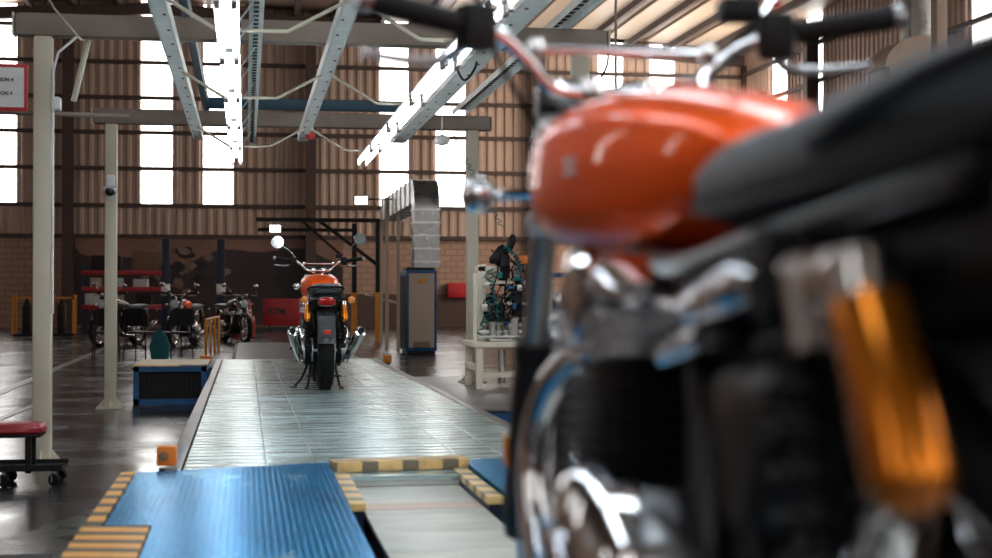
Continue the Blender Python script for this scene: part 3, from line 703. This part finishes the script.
MB().lathe([(.035, 0), (.045, .02), (.045, .06), (.03, .075)], (0, 0, 0), (0, 0, 1), 20).build('body', 'red', al)
MB().lathe([(.02, .075), (.028, .085), (.028, .125), (.012, .14)], (0, 0, 0), (0, 0, 1), 20).build('cap', 'white', al)
db = empty('ceiling_dome', (ax(442, 13.2), 13.2, az(140, 442, 13.2)), 'white round dome unit hanging below the right end of the farther beam', 'dome')
MB().lathe([(.02, -.045), (.055, -.035), (.07, 0), (.066, .025), (.03, .04), (.008, .05)], (0, 0, 0), (0, 0, 1), 26).build('shell', 'white', db)
MB().tube([(0, 0, .045), (.0, 0, .21)], .006, 8).build('stem', 'white', db)
def loop(px, Y, py0, dz, w_, lb):
    x_, z_ = ax(px, Y), az(py0, px, Y)
    o = MB().tube([(x_-w_, Y, z_), (x_-w_*1.1, Y, z_-dz*.6), (x_-.2*w_, Y+.02, z_-dz), (x_+w_, Y, z_-dz*.5), (x_+w_*1.1, Y, z_+.02)], .007, 8, 6).build('hanging_cable', 'satin'); tag(o, lb, 'cable')
loop(467, 9.2, 52, .17, .055, 'black cable loop hanging below the pale right channel')
loop(232, 9.1, 24, .14, .04, 'black cable loop hanging beside the left light row')
loop(598, 9.36, 48, .22, .06, 'black cable loop hanging beside the column behind the handlebar')
o = MB().tube([(ax(616, 9.7), 9.7, 3.6), (ax(616, 9.7), 9.7, az(100, 616, 9.7))], .009, 8).build('hanging_rod', 'beam'); tag(o, 'thin brown rod hanging down behind the near handlebar crossbar', 'rod')
# coiled air hose between frame and machine
pts = []
for i in range(240):
    t_ = i/239; a = t_*2*pi*15; px = 452 + 50*t_ ; py = 135 + 92*t_; Y = 13.4
    pts.append((ax(px, Y) + .022*cos(a), Y + .022*sin(a), az(py, px, Y)))
o = MB().tube(pts, .0042, 5).build('coiled_air_hose', 'teal'); tag(o, 'thin coiled teal air hose slanting down from the frame to the machine', 'hose')

# ------------------------------------------------------------ left side: stool, sensors, blue box
sx, sy = ax(8, 8.35), 8.35
so = empty('rolling_stool', (sx, sy, 0), 'low mechanic stool with red padded seat on black casters at left edge', 'stool')
MB().loft([[(p[0], p[2], p[1]) for p in superring(z_, a, -b_, b_, 36, 4)] for z_, a, b_ in ((.275, .19, .13), (.285, .20, .14), (.305, .20, .14), (.325, .185, .125), (.333, .12, .08))]).build('seat', 'redcloth', so)
MB().box((0, 0, .265), (.37, .25, .018), bev=.004).build('seat_plate', 'satin', so)
for a in (-1, 1):
    for b_ in (-1, 1): MB().box((a*.12, b_*.085, .165), (.032, .032, .20), bev=.004).build('leg', 'satin', so)
MB().box((.0, 0, .088), (.60, .30, .014), bev=.004).box((0, -.148, .100), (.60, .006, .03)).box((0, .148, .100), (.60, .006, .03)).build('tool_tray', 'satin', so)
for a, b_ in ((-1, -1), (-1, 1), (1, -1), (1, 1), (0, -1), (0, 1)):
    ca = MB().tube([(a*.26, b_*.13, .082), (a*.26, b_*.13, .05)], .012, 8)
    for q in (-1, 1): ca.box((a*.26 + q*.014, b_*.13, .040), (.004, .03, .034))
    ca = ca.build('caster', 'steel', so)
    MB().lathe([(.010, -.012), (.033, -.012), (.033, .012), (.010, .012)], (a*.26, b_*.13, .033), (.6, 1, 0), 18).build('caster_wheel', 'rubber', ca)
o = empty('sensor_box', (ax(167, 6.75), 6.75, 0), 'orange sensor box with dark round lens at the left edge of the platform', 'sensor box')
MB().box((0, .04, PZ+.055), (.085, .09, .085), bev=.008).build('housing', 'orangebox', o)
MB().lathe([(.02, 0), (.022, .004), (.012, .006)], (-.012, -.006, PZ+.055), (0, -1, 0), 20).build('lens', 'cardboard', o)
MB().box((0, .04, PZ/2), (.07, .08, PZ)).build('post', 'dkblue', o)
o2 = MB().add([(-.06, 0, .0), (.02, 0, .0), (.02, 0, PZ-.03), (-.01, 0, PZ-.03), (-.06, .25, 0), (.02, .25, 0), (.02, .25, PZ-.03), (-.01, .25, PZ-.03)],
              [(0, 1, 2, 3), (4, 7, 6, 5), (0, 3, 7, 4), (1, 5, 6, 2), (3, 2, 6, 7), (0, 4, 5, 1)]).build('hazard_edge', 'hazard', loc=(-.38, 6.3, 0)); tag(o2, 'short striped edge piece just below the left orange sensor box', 'edge')
o = empty('sensor_box', (ax(384, 17.6), 17.6, 0), 'small yellow sensor box at the far right corner of the platform', 'sensor box')
MB().box((.04, 0, PZ+.03), (.10, .08, .09), bev=.008).build('housing', 'yellow', o); MB().box((.04, 0, PZ/2), (.05, .05, PZ)).build('post', 'dark', o)
o = empty('sensor_box', (-.43, 16.6, 0), 'small orange sensor box near the blue box at the far left platform edge', 'sensor box')
MB().box((0, 0, PZ+.08), (.12, .12, .08), bev=.008).build('housing', 'orangebox', o); MB().box((0, 0, (PZ+.04)/2), (.05, .05, PZ+.04)).build('post', 'dark', o)

bb = empty('blue_box', (-.695, 14.9, 0), 'blue steel box frame with dark mesh sides left of the platform', 'box')
g = MB()
for a in (-1, 1):
    for b_ in (-1, 1): g.box((a*.31, b_*.6, .17), (.05, .05, .34))
for a in (-1, 1):
    for zz in (.025, .33): g.box((a*.31, 0, zz), (.05, 1.25, .05)); g.box((0, a*.6, zz), (.67, .05, .05))
g.build('frame', 'blue', bb); MB().box((0, 0, .17), (.60, 1.16, .27)).build('mesh_panel', 'satin', bb)
MB().box((0, 0, .362), (.68, 1.26, .014)).build('top_board', 'hazardw', bb)
g = MB()
for i in range(14): g.box((-.28+i*.043, -.583, .17), (.006, .004, .26))
g.build('mesh_bars', 'dark', bb)
lm = MB().box((0, 0, .006), (.5, .8, .012), bev=.002).build('floor_mat', 'satin', loc=(ax(2, 5.6)-.12, 5.6, 0)); tag(lm, 'corner of a dark mat on the floor at the bottom left', 'mat')

# ------------------------------------------------------------ right: platform and machine
rp = empty('side_platform', (2.66, 12.8, 0), 'low steel-topped platform with blue sides under the white machine', 'platform')
MB().box((0, 0, .19), (2.04, 4.4, .02), bev=.003).build('top_plate', 'dull', rp)
MB().box((0, 0, .09), (2.0, 4.36, .178)).build('base', 'blue', rp)
mt = empty('machine_table', (2.60, 13.2, .201), 'white steel machine table with chrome fixtures and black cylinders on top', 'machine')
W_, D_ = 1.25, .7
g = MB()
for a in (-1, 1):
    for b_ in (-1, 1): g.box((a*.6, b_*.32, .18), (.06, .06, .36), bev=.005)
    g.box((a*.6, 0, .18), (.05, .62, .05)); g.box((0, a*.32, .12), (1.2, .04, .04))
g.build('table_frame', 'ivory', mt)
MB().box((0, 0, .385), (1.3, .74, .045), bev=.006).build('table_top', 'ivory', mt)
MB().box((0, 0, .42), (1.0, .5, .022), bev=.004).build('bed_plate', 'steel', mt)
g = MB(); g.box((-.53, .02, .74), (.075, .07, .70), bev=.006); g.box((-.47, .02, 1.05), (.22, .07, .05), bev=.005); g.box((-.42, .06, .98), (.07, .06, .12)); g.box((-.2, -.02, .93), (.65, .08, .03)); g.box((-.62, -.2, .70), (.03, .03, .62)); g.box((.10, .12, .68), (.06, .06, .54)); g.box((-.28, .16, .74), (.05, .04, .66))
g.build('upright', 'ivory', mt)
rm = random.Random(5)
g = MB()
for i in range(22):
    x_ = -.56 + i*.031; h1 = rm.uniform(.47, .60); r_ = rm.uniform(.012, .03)
    g.lathe([(r_*1.6, .43), (r_*1.6, .45), (r_, .46), (r_, h1), (r_*1.3, h1+.005), (r_*1.3, h1+.02), (r_*.6, h1+.03)], (x_, rm.uniform(-.25, .1), 0), (0, 0, 1), 14)
g.box((-.25, -.1, .49), (.66, .05, .03), bev=.004); g.box((-.2, 0, .56), (.55, .04, .025), bev=.004); g.box((-.2, .06, .66), (.5, .03, .02)); g.box((-.25, -.2, .45), (.7, .16, .02), bev=.003); g.box((-.22, -.05, .74), (.4, .05, .02))
g.build('fixtures', 'steel', mt)
g = MB()
for x_, z0, z1, r_ in ((-.22, .62, .84, .05), (-.20, .84, 1.0, .03), (-.33, .96, 1.18, .045), (-.12, .9, 1.16, .02), (-.06, .60, .80, .035), (.02, .55, .8, .04), (-.45, .55, .66, .035), (-.36, .58, .75, .028), (-.13, .5, .7, .03)):
    g.lathe([(r_*.7, z0), (r_, z0+.01), (r_, (z0+z1)/2-.01), (r_*1.15, (z0+z1)/2), (r_, (z0+z1)/2+.01), (r_, z1-.01), (r_*.7, z1)], (x_, -.06, 0), (0, 0, 1), 16)
g.box((-.2, -.08, .60), (.5, .04, .035)); g.box((-.22, -.08, .86), (.16, .06, .03))
g.build('pneumatic_cylinder', 'satin', mt)
g = MB()
for x_ in (-.25, -.19): g.tube([(x_, -.08, .84), (x_, -.08, 1.08)], .013, 10)
g.lathe([(.05, 0), (.05, .05)], (-.22, -.05, .98), (0, 0, 1), 16); g.build('piston_rod', 'chrome', mt)
MB().box((-.17, -.03, 1.13), (.12, .1, .08), bev=.015).build('motor', 'orangebox', mt)
MB().lathe([(.05, 0), (.06, .02), (.06, .14), (.04, .18)], (-.42, -.02, 1.10), (.5, 0, .7), 18).lathe([(.03, 0), (.04, .1), (.02, .16)], (-.30, -.05, 1.20), (.3, 0, .9), 14).box((-.40, 0, 1.13), (.12, .1, .07), None, .02).build('drive_head', 'engine', mt)
for x0, z0, x1, z1, r_ in ((-.47, 1.05, -.58, .46, .028), (-.34, 1.25, -.22, 1.0, .02), (-.52, 1.0, -.42, .5, .015)):
    pts = []
    for i in range(120):
        t_ = i/119; a = t_*2*pi*9; pts.append((x0 + (x1-x0)*t_ + r_*cos(a) + .06*sin(pi*t_), -.10 + r_*sin(a), z0 + (z1-z0)*t_))
    MB().tube(pts, .0065, 6).build('air_hose', 'teal', mt)
g = MB()
for i in range(16): g.tube([(rm.uniform(-.55, 0), .0, rm.uniform(.5, .7)), (rm.uniform(-.5, 0), -.1, rm.uniform(.6, 1.0)), (rm.uniform(-.45, -.1), .05, rm.uniform(.7, 1.25))], .006, 6, 6)
g.build('cables', 'satin', mt)
for nm, m_, cnt in (('clamp_blocks', 'satin', 16), ('valve_blocks', 'blue', 7), ('sensor_blocks', 'teal', 5), ('bright_brackets', 'steel', 12)):
    g = MB()
    for i in range(cnt): g.box((rm.uniform(-.55, .05), rm.uniform(-.2, .1), rm.uniform(.46, 1.0)), (rm.uniform(.03, .06), .04, rm.uniform(.03, .07)), None, .005)
    g.build(nm, m_, mt)
g = MB()
for s in (-.35, -.2, -.05): g.lathe([(.035, 0), (.035, .30)], (s, 0, .03), (0, 0, 1), 14)
g.box((-.25, -.1, .12), (.6, .2, .04)); g.build('under_cylinders', 'steel', mt)
pa = empty('parts_rack', (ax(566, 17), 17, 0), 'dark rack with blue shelf and red post glimpsed beside the near fork', 'rack')
for s in (-1, 1): MB().box((s*.35, 0, .75), (.05, .05, 1.5)).build('post', 'red' if s < 0 else 'blue', pa)
for zz in (.5, .85, 1.25): MB().box((0, 0, zz), (.75, .4, .05)).build('shelf', 'blue', pa)
for i in range(8):
    o = MB().lathe([(.05, 0), (.06, .02), (.06, .14), (.03, .18), (.03, .2)], (0, 0, 0), (0, 0, 1), 14).build('oil_canister', ('satin', 'steel')[i % 2], loc=(pa.location.x - .27 + (i % 4)*.17, 17, (.525, .875)[i//4]))
    tag(o, 'small dark or steel canister on the blue shelf rack beside the fork', 'canister', 'canisters on the blue shelf rack')
pc = empty('control_cabinet', (ax(406, 25.9), 25.9, 0), 'tall blue cabinet with tan door and orange sticker below the air duct', 'cabinet')
cw = ax(437, 25.9) - ax(406, 25.9); chh = az(270, 420, 25.9)
MB().box((cw/2, .5, chh/2+.03), (cw, 1.0, chh-.06), bev=.012).build('body', 'blue', pc)
MB().box((cw/2, .5, .03), (cw-.06, .9, .06)).build('plinth', 'dark', pc)
MB().box((-.004, .5, chh/2), (.01, .85, chh-.2)).build('side_panel', 'satin', pc)
dr = MB().box((cw/2, -.01, chh/2+.03), (cw-.10, .025, chh-.18), bev=.008).build('door', 'tan', pc)
MB().box((cw/2, -.027, chh-.19), (.13, .006, .09)).build('sticker', 'yellow', dr)
g = MB()
for i in range(5): g.box((cw/2, -.026, .13+i*.022), (.3, .006, .010))
g.build('vent_slots', 'dark', dr)
MB().box((cw-.02, -.02, .85), (.02, .03, .12), bev=.004).build('handle', 'satin', dr)
MB().box((cw/2, .5, chh+.02), (cw*.9, .8, .05), bev=.01).build('top_frame', 'dark', pc)
# duct
Yd = 26.3; xa, xb = ax(413, Yd), ax(438, Yd); z0 = chh+.05; zt = az(176, 425, Yd)
du = empty('ventilation_duct', ((xa+xb)/2, Yd, 0), 'shiny rectangular ventilation duct rising from the cabinet and running away', 'duct')
hw = (xb-xa)/2
MB().box((0, 0, (z0+zt-.55)/2), (2*hw, .42, zt-.55-z0)).build('riser', 'duct', du)
g = MB()
for i in range(5): g.box((0, 0, z0 + .1 + i*(zt-.7-z0)/4), (2*hw+.04, .46, .03))
g.build('riser_flanges', 'steel', du)
rings = []
for i in range(9):
    a = i/8*pi/2; c0 = Vector((0, .29, zt-.55)); 
    po, pi_ = c0 + Vector((0, -.5*cos(a), .5*sin(a))), c0 + Vector((0, -.08*cos(a), .08*sin(a)))
    rings.append([(-hw, po.y, po.z), (hw, po.y, po.z), (hw, pi_.y, pi_.z), (-hw, pi_.y, pi_.z)])
MB().loft(rings).build('elbow', 'duct', du)
MB().box((0, 3.3, zt-.26), (2*hw, 6.0, .42)).build('long_run', 'duct', du)
g = MB()
for i in range(8): g.box((0, .5+i*.8, zt-.26), (2*hw+.05, .03, .47))
g.build('run_flanges', 'steel', du)
for i in range(2): MB().box((-hw-.04, 2.2+3.6*i, (zt-.5)/2), (.06, .06, zt-.5)).build('support_post', 'tan', du)
# black gantry with yellow feet
ga = empty('black_gantry', (0, 33.5, 0), 'black steel gantry with yellow-painted feet behind the far motorcycle', 'gantry')
def gp(px, Y=33.5): return ax(px, Y)
ztop = az(220, 320, 33.5)
for px, yy in ((378, 0), (359, 1.5), (262, 1.5)):
    if px != 262: MB().box((gp(px), yy, ztop/2+.55), (.11, .11, ztop-1.1)).build('post', 'dark', ga); MB().box((gp(px), yy, .55), (.13, .13, 1.1)).build('yellow_foot', 'yellow', ga)
MB().box(((gp(256)+gp(380))/2, 0, ztop), (gp(380)-gp(256), .09, .09)).build('top_bar', 'dark', ga)
MB().box(((gp(258)+gp(362))/2, 1.5, az(230, 320, 35)), (gp(362)-gp(258), .08, .08)).build('top_bar', 'dark', ga)
MB().bar((gp(318), 0, ztop), (gp(378), 0, ztop-1.0), .06, .08).build('diagonal_brace', 'dark', ga)
MB().bar((gp(303), .5, ztop), (gp(350), .7, ztop-.9), .05, .05).build('diagonal_brace', 'dark', ga)
MB().tube([(gp(365), .0, 1.05), (gp(405), .3, .82)], .03, 8).build('handrail', 'cream', ga)
for px, py, Y, lb in ((275, 230, 34.9, 'small bright square lamp below the black gantry bar'), (333, 202, 36, ''), (361, 202, 30, 'small bright lamp left of the sloping duct')):
    if not lb: continue
    o = empty('work_lamp', (ax(px, Y), Y, az(py, px, Y)), lb, 'lamp')
    MB().box((0, 0, .04), (.30, .10, .16), bev=.01).build('housing', 'dark', o); MB().box((0, -.055, .03), (.24, .012, .15)).build('lamp_panel', 'lamp', o)
    if px == 361: MB().bar((0, 0, .06), (xa + (0) - o.location.x + .02, 0, .06), .03, .03).build('arm', 'dark', o)
for px, lb in ((387, 'thin grey pipe post just left of the blue cabinet'), (430, 'thin grey post right behind the duct riser')):
    if px == 387:
        o = MB().box((0, 0, 1.5), (.07, .07, 3.0)).build('pipe_post', 'tan', loc=(ax(px, 30), 30, 0)); tag(o, lb, 'post')
# wall cabinet red, fire
o = empty('hose_cabinet', (ax(457, YW), YW-.17, az(298, 457, YW)), 'red fire hose cabinet on the orange blockwork far wall', 'cabinet')
MB().box((0, 0, .26), (.72, .2, .50), bev=.02).build('body', 'red', o); MB().box((0, -.11, .26), (.64, .02, .42), bev=.008).build('door', 'red', o)

# ------------------------------------------------------------ back left
mu = empty('wall_mural', (ax(211, YW), YW-.1, 0), 'large dark printed mural of hills under a pinkish sky on the far wall', 'mural')
mw = ax(345, YW) - ax(78, YW)
MB().box((0, 0, 1.55), (mw, .04, 2.9)).build('sky_print', 'mural_sky', mu)
P_ = [(-mw/2, .12), (mw/2, .12), (mw/2, 1.95)]; xx = mw/2 - .3
while xx > -mw/2: P_.append((xx, 2.35 + .25*sin(xx*.9) + .12*sin(xx*2.3+1))); xx -= .3
P_.append((-mw/2, 2.6)); MB().prism(P_, -.035, -.022, 'y').build('hills_print', 'mural_hill', mu)
for i in range(26):
    cx, cz, r_ = -1.1 + random.gauss(0, .6), 1.75 + random.gauss(0, .35), random.uniform(.07, .22)
    if i == 0: cx, cz, r_ = -.8, 2.45, .3
    pl = [(cx + r_*cos(a*pi/6)*random.uniform(.6, 1.3), cz + r_*.7*sin(a*pi/6)*random.uniform(.7, 1.2)) for a in range(12)]
    MB().prism(pl, -.05-.001*i, -.036, 'y').build('rider_print', ('mural_dark', 'mural_pale')[i % 2], mu)
def shelf_unit(px0, px1, Y):
    x0, x1 = ax(px0, Y), ax(px1, Y); r = empty('shelving_unit', ((x0+x1)/2, Y, 0), 'red shelving rack loaded with boxes against the mural', 'shelf'); w_ = x1-x0
    for zz in (.72, 1.22, 1.68): MB().box((0, 0, zz), (w_, .8, .13), bev=.01).build('shelf', 'red', r)
    for s in (-1, 1):
        for q in (-1, 1): MB().box((s*(w_/2-.05), q*.35, .95), (.08, .08, 1.9)).build('upright', 'dkblue', r)
    return r, w_
su, sw = shelf_unit(83, 165, 43.5)
lbs = [('cardboard', 1.1, .34, .745), ('tan', .4, .3, .745), ('dark', .5, .3, .745), ('cardboard', .9, .7, 1.75), ('dark', .8, .5, 1.75)]
bx = [(-.9, .785, .55, .32, 'white', 'pale box on the lowest visible red shelf'), (-.2, .785, .35, .28, 'tan', 'tan box in the middle of the lowest red shelf'), (.6, .785, .4, .3, 'dark', 'dark box at the right of the lowest red shelf'),
      (-.8, 1.285, .3, .25, 'tan', 'tan carton at the left of the middle red shelf'), (-.35, 1.285, .14, .28, 'white', 'slim white carton on the middle red shelf'), (-.1, 1.285, .14, .25, 'galv', 'slim grey tin on the middle red shelf'), (.5, 1.285, .4, .22, 'white', 'white carton at the right of the middle red shelf'),
      (.75, 1.745, .9, .55, 'cardboard', 'big brown carton on top of the red shelving'), (-.5, 1.745, .8, .42, 'dark', 'dark crate on top of the red shelving behind the column')]
for dx, z_, w_, h_, m_, lb in bx:
    o = MB().box((0, 0, h_/2), (w_, .5, h_), bev=.01).build('storage_box', m_, loc=(su.location.x + dx*sw/2.4, 43.4, z_)); tag(o, lb, 'box', 'boxes on the red shelving')
for px, lb in ((166, 'left dark blue post of the vehicle lift before the mural'), (221, 'right dark blue post of the vehicle lift before the mural')):
    o = empty('lift_post', (ax(px, 41), 41, 0), lb, 'lift post', 0, 'blue lift posts')
    MB().box((0, 0, 1.28), (.20, .2, 2.56), bev=.01).build('post', 'dkblue', o); MB().box((0, 0, .02), (.5, .5, .04)).build('foot', 'dkblue', o); MB().box((0, -.12, 1.2), (.24, .08, .3), bev=.02).build('carriage', 'steel', o)
bn = empty('red_banner', (ax(285, 44), 44, 0), 'red banner board with large dark letters standing behind the far motorcycle', 'banner')
MB().box((0, 0, .56), (1.25, .05, .78), bev=.008).build('board', 'red', bn); text('KTM', (-.24, -.03, .50), .25, bn, 'black', align='CENTER')
for s in (-1, 1): MB().box((s*.45, 0, .09), (.05, .3, .18)).build('foot', 'dark', bn)
for px, i in ((236, 0), (249, 1)):
    Y = 38; o = empty('red_drum', (ax(px, Y), Y, 0), ('left' if i == 0 else 'right') + ' red drum of the pair behind the yellow railing', 'drum', 0, 'red drums')
    MB().lathe([(.14, 0), (.15, .02), (.145, .25), (.15, .26), (.145, .5), (.13, .52)], (0, 0, 0), (0, 0, 1), 24).build('drum_body', 'redcloth', o)
    c = empty('traffic_cone', (ax(px, Y), Y, .521), ('left' if i == 0 else 'right') + ' red traffic cone standing on a red drum', 'cone', 0, 'traffic cones on the drums')
    MB().box((0, 0, .01), (.2, .2, .02), bev=.004).build('base', 'red', c); MB().lathe([(.08, .02), (.02, .42)], (0, 0, 0), (0, 0, 1), 20).build('cone_body', 'red', c); MB().lathe([(.064, .13), (.045, .24)], (0, 0, 0), (0, 0, 1), 20).build('cone_band', 'white', c)
yr = empty('yellow_railing', (ax(206, 25), 25, 0), 'short yellow railing of upright bars beyond the end of the platform', 'railing', -.04)
for i in range(4): MB().box((.0, i*1.2, .31), (.045, .045, .62), bev=.006).build('upright', 'yellow', yr)
g = MB().bar((0, 0, .63), (0, 3.6, .63), .04, .03, .004); g.build('rail', 'yellow', yr)
o = MB().box((0, 0, .05), (.55, 2.2, .10), bev=.01).build('teal_mat', 'teal', loc=(ax(219, 20.5), 20.6, .0)); tag(o, 'flat teal block on the floor just past the platform end', 'mat')
o.data.materials[0] = mat('dull_teal', (.005, .07, .075), .5)
# chairs
def chair(loc, rz, label):
    c = empty('stacking_chair', loc, label, 'chair', rz, 'dark chairs by the parked motorcycles')
    MB().loft([[(p[0], p[2], p[1]) for p in superring(z_, a, -b_, b_, 28, 3)] for z_, a, b_ in ((.43, .18, .18), (.44, .21, .20), (.455, .21, .20), (.462, .18, .17))]).build('seat', 'satin', c)
    rings = []
    for z_, w_ in ((.55, .15), (.58, .20), (.68, .21), (.78, .20), (.82, .14)):
        rings.append([(x_, -.20 - .1*(z_-.5) + d_ + .12*x_*x_*-1*-4*.25, z_) for x_, d_ in [(w_*(i/6-1), 0) for i in range(13)] + [(w_*(1-i/6), .015) for i in range(13)]])
    MB().loft(rings).build('backrest', 'satin', c)
    for a in (-1, 1):
        MB().tube([(a*.19, -.22, 0), (a*.17, -.18, .44), (a*.16, -.21, .60), (a*.16, -.225, .78)], .012, 8, 3).build('leg', 'dark', c)
        MB().tube([(a*.19, .20, 0), (a*.17, .16, .43)], .012, 8).build('leg', 'dark', c)
    return c
c0 = chair((ax(106, 24), 24, 0), R(10), 'dark stacking chair farthest left, straddled by the second cream column')
for px, Y, rz, lb in ((141, 24.2, -.4, 'dark stacking chair just right of the second cream column'), (176, 23.9, .5, 'dark stacking chair with teal bag beside it near the blue box')):
    c = copy_tree(c0); c.location = (ax(px, Y), Y, 0); c.rotation_euler = (0, 0, rz); c['label'] = lb
tb = MB().loft([[(p[0], p[2]*.5, p[1]) for p in superring(z_, a, -a, a, 20, 2.5)] for z_, a in ((.02, .04), (.06, .13), (.25, .16), (.42, .10), (.5, .03))]).build('cloth_bag', 'teal', loc=(ax(160, 23.4), 23.4, .1)); tb.data.materials[0] = mat('bag_teal', (.0, .10, .12), .7); tag(tb, 'teal cloth bag hanging beside the dark chairs', 'bag')
tb.location.z = 0
for px, lb in ((27, 'left yellow bottle trolley against the far left wall'), (62, 'right yellow bottle trolley by the dark building column')):
    Y = 38; r = empty('yellow_trolley', (ax(px, Y), Y, 0), lb, 'trolley', 0, 'yellow trolleys')
    for a in (-1, 1):
        for q in (-1, 1): MB().box((a*.3, q*.25, .55), (.05, .05, 1.02)).build('post', 'yellow', r)
    for zz in (.08, .98): 
        g = MB(); 
        for a in (-1, 1): g.box((a*.3, 0, zz), (.05, .55, .05)); g.box((0, a*.25, zz), (.65, .05, .05))
        g.build('rail', 'yellow' if zz > .5 else 'dark', r)
    MB().lathe([(.10, .1), (.11, .12), (.11, .75), (.05, .9), (.03, 1.0)], (0, 0, 0), (0, 0, 1), 18).build('gas_bottle', 'dark', r)
    MB().box((0, 0, .06), (.6, .5, .05)).build('deck', 'dark', r)
# right background: beige duct and metal column
bd = empty('beige_duct', (ax(893, 18), 18, 0), 'beige curved duct seen between the right grip and the seat', 'duct')
rings = []
zt = az(38, 893, 18)
MB().box((.1, 0, (zt-.4)/2+.0), (.55, .6, zt-.4), bev=.03).build('riser', 'beige', bd)
rings = []
for i in range(10):
    a = i/9*pi/2; rings.append([(.375 - .60*cos(a) + (0), -.3, zt-.41 + .42*sin(a)), (.375 - .60*cos(a), .3, zt-.41 + .42*sin(a)), (.375, .3, zt-.41), (.375, -.3, zt-.41)])
MB().loft(rings).build('elbow', 'beige', bd)
o = MB().box((0, 0, 3.2), (.35, .35, 6.4), bev=.02).build('steel_chimney', 'duct', loc=(ax(918, 20), 20, 0)); tag(o, 'shiny square metal duct column at the top right above the seat', 'duct')
o = MB().box((0, 0, 3.2), (.16, .2, 6.4), bev=.02).build('support_column', 'beige', loc=(ax(940, 19.5), 19.5, 0)); tag(o, 'slim beige column at the top right just above the seat', 'column')
